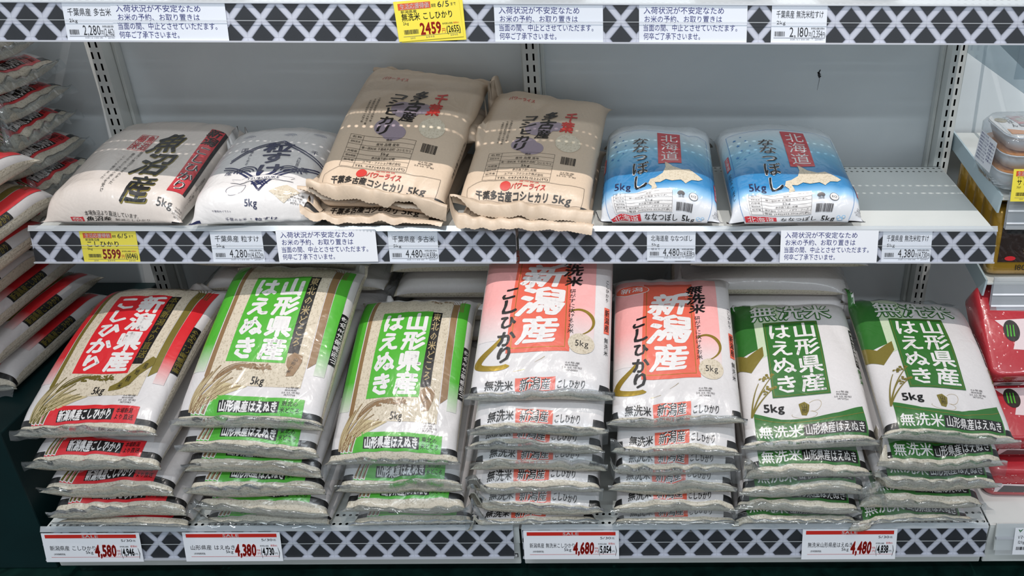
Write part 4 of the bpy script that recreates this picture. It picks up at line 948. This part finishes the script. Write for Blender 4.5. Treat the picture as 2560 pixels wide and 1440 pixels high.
# wrapped three-tray packs
TRAY = plain('tray_plastic', 'd9dde2', .35); LIDM = film('lid_print', 'e8e6e2', .35, .8, .08, .3); WRAP = clear('pack_wrap', .08, 'f2f5f8', .05, 1.)
def rrect(w, d, r, n=5):
    out = []
    for cx, cy, a0 in ((w/2-r, d/2-r, 0), (-w/2+r, d/2-r, 90), (-w/2+r, -d/2+r, 180), (w/2-r, -d/2+r, 270)):
        out += [(cx+r*math.cos(math.radians(a0+90*i/n)), cy+r*math.sin(math.radians(a0+90*i/n))) for i in range(n+1)]
    return out
def loft(m, rings, cap=True, mat=0):
    n = len(rings[0]); b = len(m.V)
    for rg in rings: m.V += rg
    for k in range(len(rings)-1):
        for i in range(n):
            j = (i+1) % n; m.F.append((b+k*n+i, b+k*n+j, b+(k+1)*n+j, b+(k+1)*n+i)); m.M.append(mat)
    if cap: m.F.append(tuple(b+i for i in range(n-1, -1, -1))); m.F.append(tuple(b+(len(rings)-1)*n+i for i in range(n))); m.M += [mat, mat]
def tray_pack(loc, rz, tilt, label):
    R = pose_m(rz, tilt, 0); root = empty('tray_pack', loc, R, label, 'food pack', 'wrapped tray packs')
    for k in range(3):
        z = .036*k; m = Mesh()
        ring = lambda s, zz: [(x*s, y*s, zz) for x, y in rrect(.165, .125, .03)]
        loft(m, [ring(.84, z), ring(.93, z+.018), ring(.95, z+.026), ring(1., z+.0275), ring(1., z+.030)]); m.obj('tray', TRAY, root, True)
        m = Mesh(); loft(m, [ring(.99, z+.0302), ring(.99, z+.0318)]); m.obj('lid', film('lid_orange', 'd98a3a', .35, .8, .08, .3) if k < 2 else LIDM, root)
    p = Print(.165, .125); p.quad(film('lid_red', 'b8322a', .35, .8, .08, .3), [(.34, .1), (.96, .1), (.96, .9), (.24, .9)], 0); p.poly(film('lid_orange', 'd98a3a'), [(.06, .12), (.36, .1), (.33, .22), (.07, .34)], 1)
    p.ell(FTAN, .12, .72, .012, .012, 1); p.rect(FK, .27, .44, .62, .54, 2); p.H('新潟県産', .28, .45, .61, .53, FWT, 3); p.rect(FWT, .3, .28, .7, .42, 2); p.H('コシヒカリ', .31, .29, .69, .41, FK, 3, .03); p.V('ごはん', .17, .4, .24, .88, FK, 2, .02); p.ell(FTAN, .42, .72, .02, .012, 1)
    p.on_plane('lid_print', root, (-.0825, -.0625, .104), (.165, 0, 0), (0, .125, 0))
    m = Mesh(); ring = lambda s, zz: [(x*s, y*s, zz) for x, y in rrect(.178, .138, .034)]
    loft(m, [ring(.93, -.002), ring(1.03, .02), ring(1.0, .06), ring(1.02, .095), ring(.9, .109)]); m.obj('film_wrap', WRAP, root, True)
    p = Print(.045, .06); p.rect(PAPER, 0, 0, 1, 1, 0)
    for q in range(9): p.H('原材料名うるち米', .06, .9-.1*q, .5+.04*(q % 3), .97-.1*q, NAVY, 1)
    for q in range(6): p.H('熱量294', .62, .8-.11*q, .94, .87-.11*q, NAVY, 1)
    p.on_plane('nutrition_label', root, (-.094, .04, .022), (0, -.075, 0), (.003, 0, .06))
    p = Print(.03, .02); p.rect(FNAVY, 0, 0, 1, 1, 0); p.H('あけくち', .05, .15, .95, .85, FWT, 1, .02)
    p.on_plane('opening_tab', root, (-.03, -.0705, .014), (.045, 0, .028), (-.006, 0, .016))
tray_pack((.99, .125, .7145), 4, 2.5, 'wrapped pack of three white rice trays with red and white lid')
card('yellow', .972, .09, .045, .757, ('サトウのごはん', '200g×3', '798', '861', 'サトウ食品'), 'yellow price card hanging in front of the tray packs', .0, 1.0)
# gold and brown packs standing one behind another
GOLDP = film('pack_gold', 'b98f2e', .28, .8, .08, .6, .4); BROWNP = film('pack_brown', '2c1a14', .35, .8, .1, .5); SILV = film('pack_window', 'b4b2ae', .3, .9, .06, .8)
def gold_pack(y, i):
    root = empty('rice_pouch_pack', (1.032, y, .522+.02*0+(y-.05)*.094), pose_m(0, -6, 0), 'gold and brown pack '+('at the front of the row above the clear rail', 'directly behind the front gold pack', 'third in the gold row', 'fourth in the gold row', 'rearmost in the gold row')[i], 'food pack', 'gold and brown packs')
    m = Mesh(); ring = lambda s, zz, d: [(x*s, yy*d, zz) for x, yy in rrect(.21, .046, .016)]
    loft(m, [ring(.98, 0, .8), ring(1, .015, 1), ring(1.0, .08, 1.05), ring(.99, .125, .95), ring(.97, .14, .5)]); m.obj('wrapped_body', GOLDP, root, True)
    if i > 1: return
    p = Print(.2, .135); p.rect(BROWNP, .05, .16, .97, .76, 0); p.ell(SILV, .62, .34, .06, .036, 1); p.rect(FK, .10, .62, .30, .93, 1); p.poly(FTAN, [(.2, .72), (.13, .88), (.19, .84)], 2); p.poly(FTAN, [(.2, .72), (.27, .88), (.21, .84)], 2)
    p.V('こしひかり100%ごはん', .40, .1, .47, .78, FWT, 3, .04, 1); p.V('こしひかり100%ごはん', .40, .1, .47, .78, FK, 4, .0, 1); p.rect(FTAN, .56, .28, .66, .76, 2); p.V('新潟県南魚沼産', .565, .29, .655, .75, FK, 3, .01)
    p.V('豊かな香りと粘りの極み', .29, .3, .325, .72, FTAN, 3); p.ell(FR, .17, .22, .011, .005, 2); p.H('180g×3', .22, .03, .48, .12, FK, 2, .005, 2); p.H('(1食261kcal)', .55, .04, .85, .1, FK, 2)
    p.on_plane('printed_face', root, (-.1, -.0245, .006), (.2, 0, 0), (0, 0, .13))
for i, y in enumerate((.085, .135, .187, .24, .292)): gold_pack(y, i)
# base of the tray-pack bay
root = empty('base_shelf', (0, 0, 0), None, 'bottom shelf of the tray-pack bay with a clear price rail', 'shelf', 'steel shelves with lattice price rails')
m = Mesh(); m.box(.903, 1.6, YB+.006, YPOST, ZB-.006, ZB-.003); m.obj('deck', STEEL, root)
m = Mesh(); m.box(.9035, 1.6, YB+.006, YB+.012, .043, ZB-.006); m.obj('front_board', STEEL, root, bevel=.002)
R = lambda x, w, o: railpt(x, w, YB, ZB+.003, o)
m = Mesh(); m.prism([R(.912, -.04, 0), R(.912, .9, 0), R(.912, .9, -.004), R(.912, -.04, -.004)], (.7, 0, 0)); m.obj('price_rail', STEEL, root)
m = Mesh(); m.quad(R(1.6, -.1, .005), R(.912, -.1, .005), R(.912, 1, .007), R(1.6, 1, .007)); m.obj('clear_cover', CLEARLIP, root)
m = Mesh(); m.prism([R(.912, .4, 0), R(.912, .46, 0), R(.912, .46, .006), R(.912, .4, .006)], (.7, 0, 0)); m.obj('cover_groove', RAILM, root)
r2 = empty('price_card', railpt(.995, .5, YB, ZB+.003, .0085), np.stack([(1, 0, 0), -np.array([0, -.0596, .013])/.061, -RV/.061], 1), 'white price card with a green corner on the clear bottom rail', 'price card', 'white price cards')
m = Mesh(); m.box(-.05, .05, 0, .0004, -.029, .029); m.obj('card', PAPER, r2)
GRN = plain('ink_green', '2a6a3a', .5); p = Print(.1, .058); p.poly(GRN, [(.22, .82), (.27, .97), (1, .97), (1, .82)], 0); p.poly(GRN, [(.1, .83), (.06, .95), (.1, .92)], 0); p.poly(GRN, [(.1, .83), (.16, .97), (.11, .92)], 0)
p.H('Vマーク かる〜くよそったごはん', .07, .58, .95, .74, INK, 1, .01, 2); p.H('120g×2×3', .07, .42, .36, .53, INK, 1); p.bars(INK, .06, .18, .28, .3, 5, 20, 1); p.H('698', .32, .14, .62, .44, INK, 1, .04, 2); p.H('(753円)', .66, .14, .92, .3, INK, 1, .01)
p.on_plane('lettering', r2, (-.05, 0, -.029), (.1, 0, 0), (0, 0, .058))
# red patterned multipacks piled on that shelf
REDP = film('pack_red', 'b8303a', .3, .8, .08, .5); REDD = film('pack_pattern', 'e8a8a8', .35, .6, .1, .3); PINKP = film('pack_pink', 'e6d2d4', .35, .8, .1, .4)
def red_pack(z, y, i, tilt):
    root = empty('rice_cup_multipack', (1.035, y, z), pose_m(-2+i*2, tilt, 0), 'red patterned multipack of cooked rice cups, '+('lowest in its pile', 'middle one of its pile', 'topmost of its pile')[i], 'food pack', 'red patterned multipacks')
    m = Mesh(); ring = lambda s, zz: [(x*s, yy*s+.1, zz) for x, yy in rrect(.235, .2, .02)]
    loft(m, [ring(.95, 0), ring(1, .01), ring(1, .058), ring(.985, .067), ring(.95, .070)]); m.obj('wrapped_body', REDP, root, True)
    r = random.Random(i)
    for nm, o, ex, ey in (('printed_top', (-.108, .01, .0695), (.216, 0, 0), (0, .18, 0)), ('printed_front', (-.105, -.0005, .012), (.21, 0, 0), (0, 0, .045))):
        p = Print(.21, .17 if nm == 'printed_top' else .075)
        for q in range(90): p.ell(REDD, r.random(), r.random(), .0016, .0016, 0, 6)
        if nm == 'printed_top':
            p.rect(PAPER, .12, .72, 1, .98, 1); p.H('富山県産こしひかり100%', .3, .86, .9, .91, INK, 2); p.H('かる〜くよそったごはん', .2, .76, 1, .84, INK, 2, .01); p.poly(GRN, [(.5, .92), (.46, .97), (.5, .955)], 2); p.poly(GRN, [(.5, .92), (.55, .98), (.51, .955)], 2)
            p.poly(PINKP, [(.08, .6), (.5, .62), (1, .6), (1, .2), (.5, .22), (.2, .25), (.25, .4)], 1); p.ell(film('pack_dark', '2a2622'), .22, .47, .016, .022, 2); [p.stroke(FG, [(.175+.03*q, .40), (.185+.03*q, .54)], .003, .002, 3, 5) for q in range(3)]
            p.ell(FNK, .62, .42, .052, .03, 2, ang=0); p.ell(FRICEW, .62, .43, .05, .028, 3)
        else:
            p.rect(PINKP, .02, .05, .98, .5, 1); p.poly(FNK, [(.05, .05), (.3, .05), (.32, .4), (.1, .42)], 2); p.ell(film('lid_orange', 'd98a3a'), .62, .62, .02, .012, 2); p.H('6食', .55, .54, .69, .7, FWT, 3, .03)
        p.on_plane(nm, root, o, ex, ey, .0006, .0003)
for i, (z, y, t) in enumerate(((ZB-.002, -.16, 0), (.213, -.125, 20), (.318, -.028, 37))): red_pack(z, y, i, t)
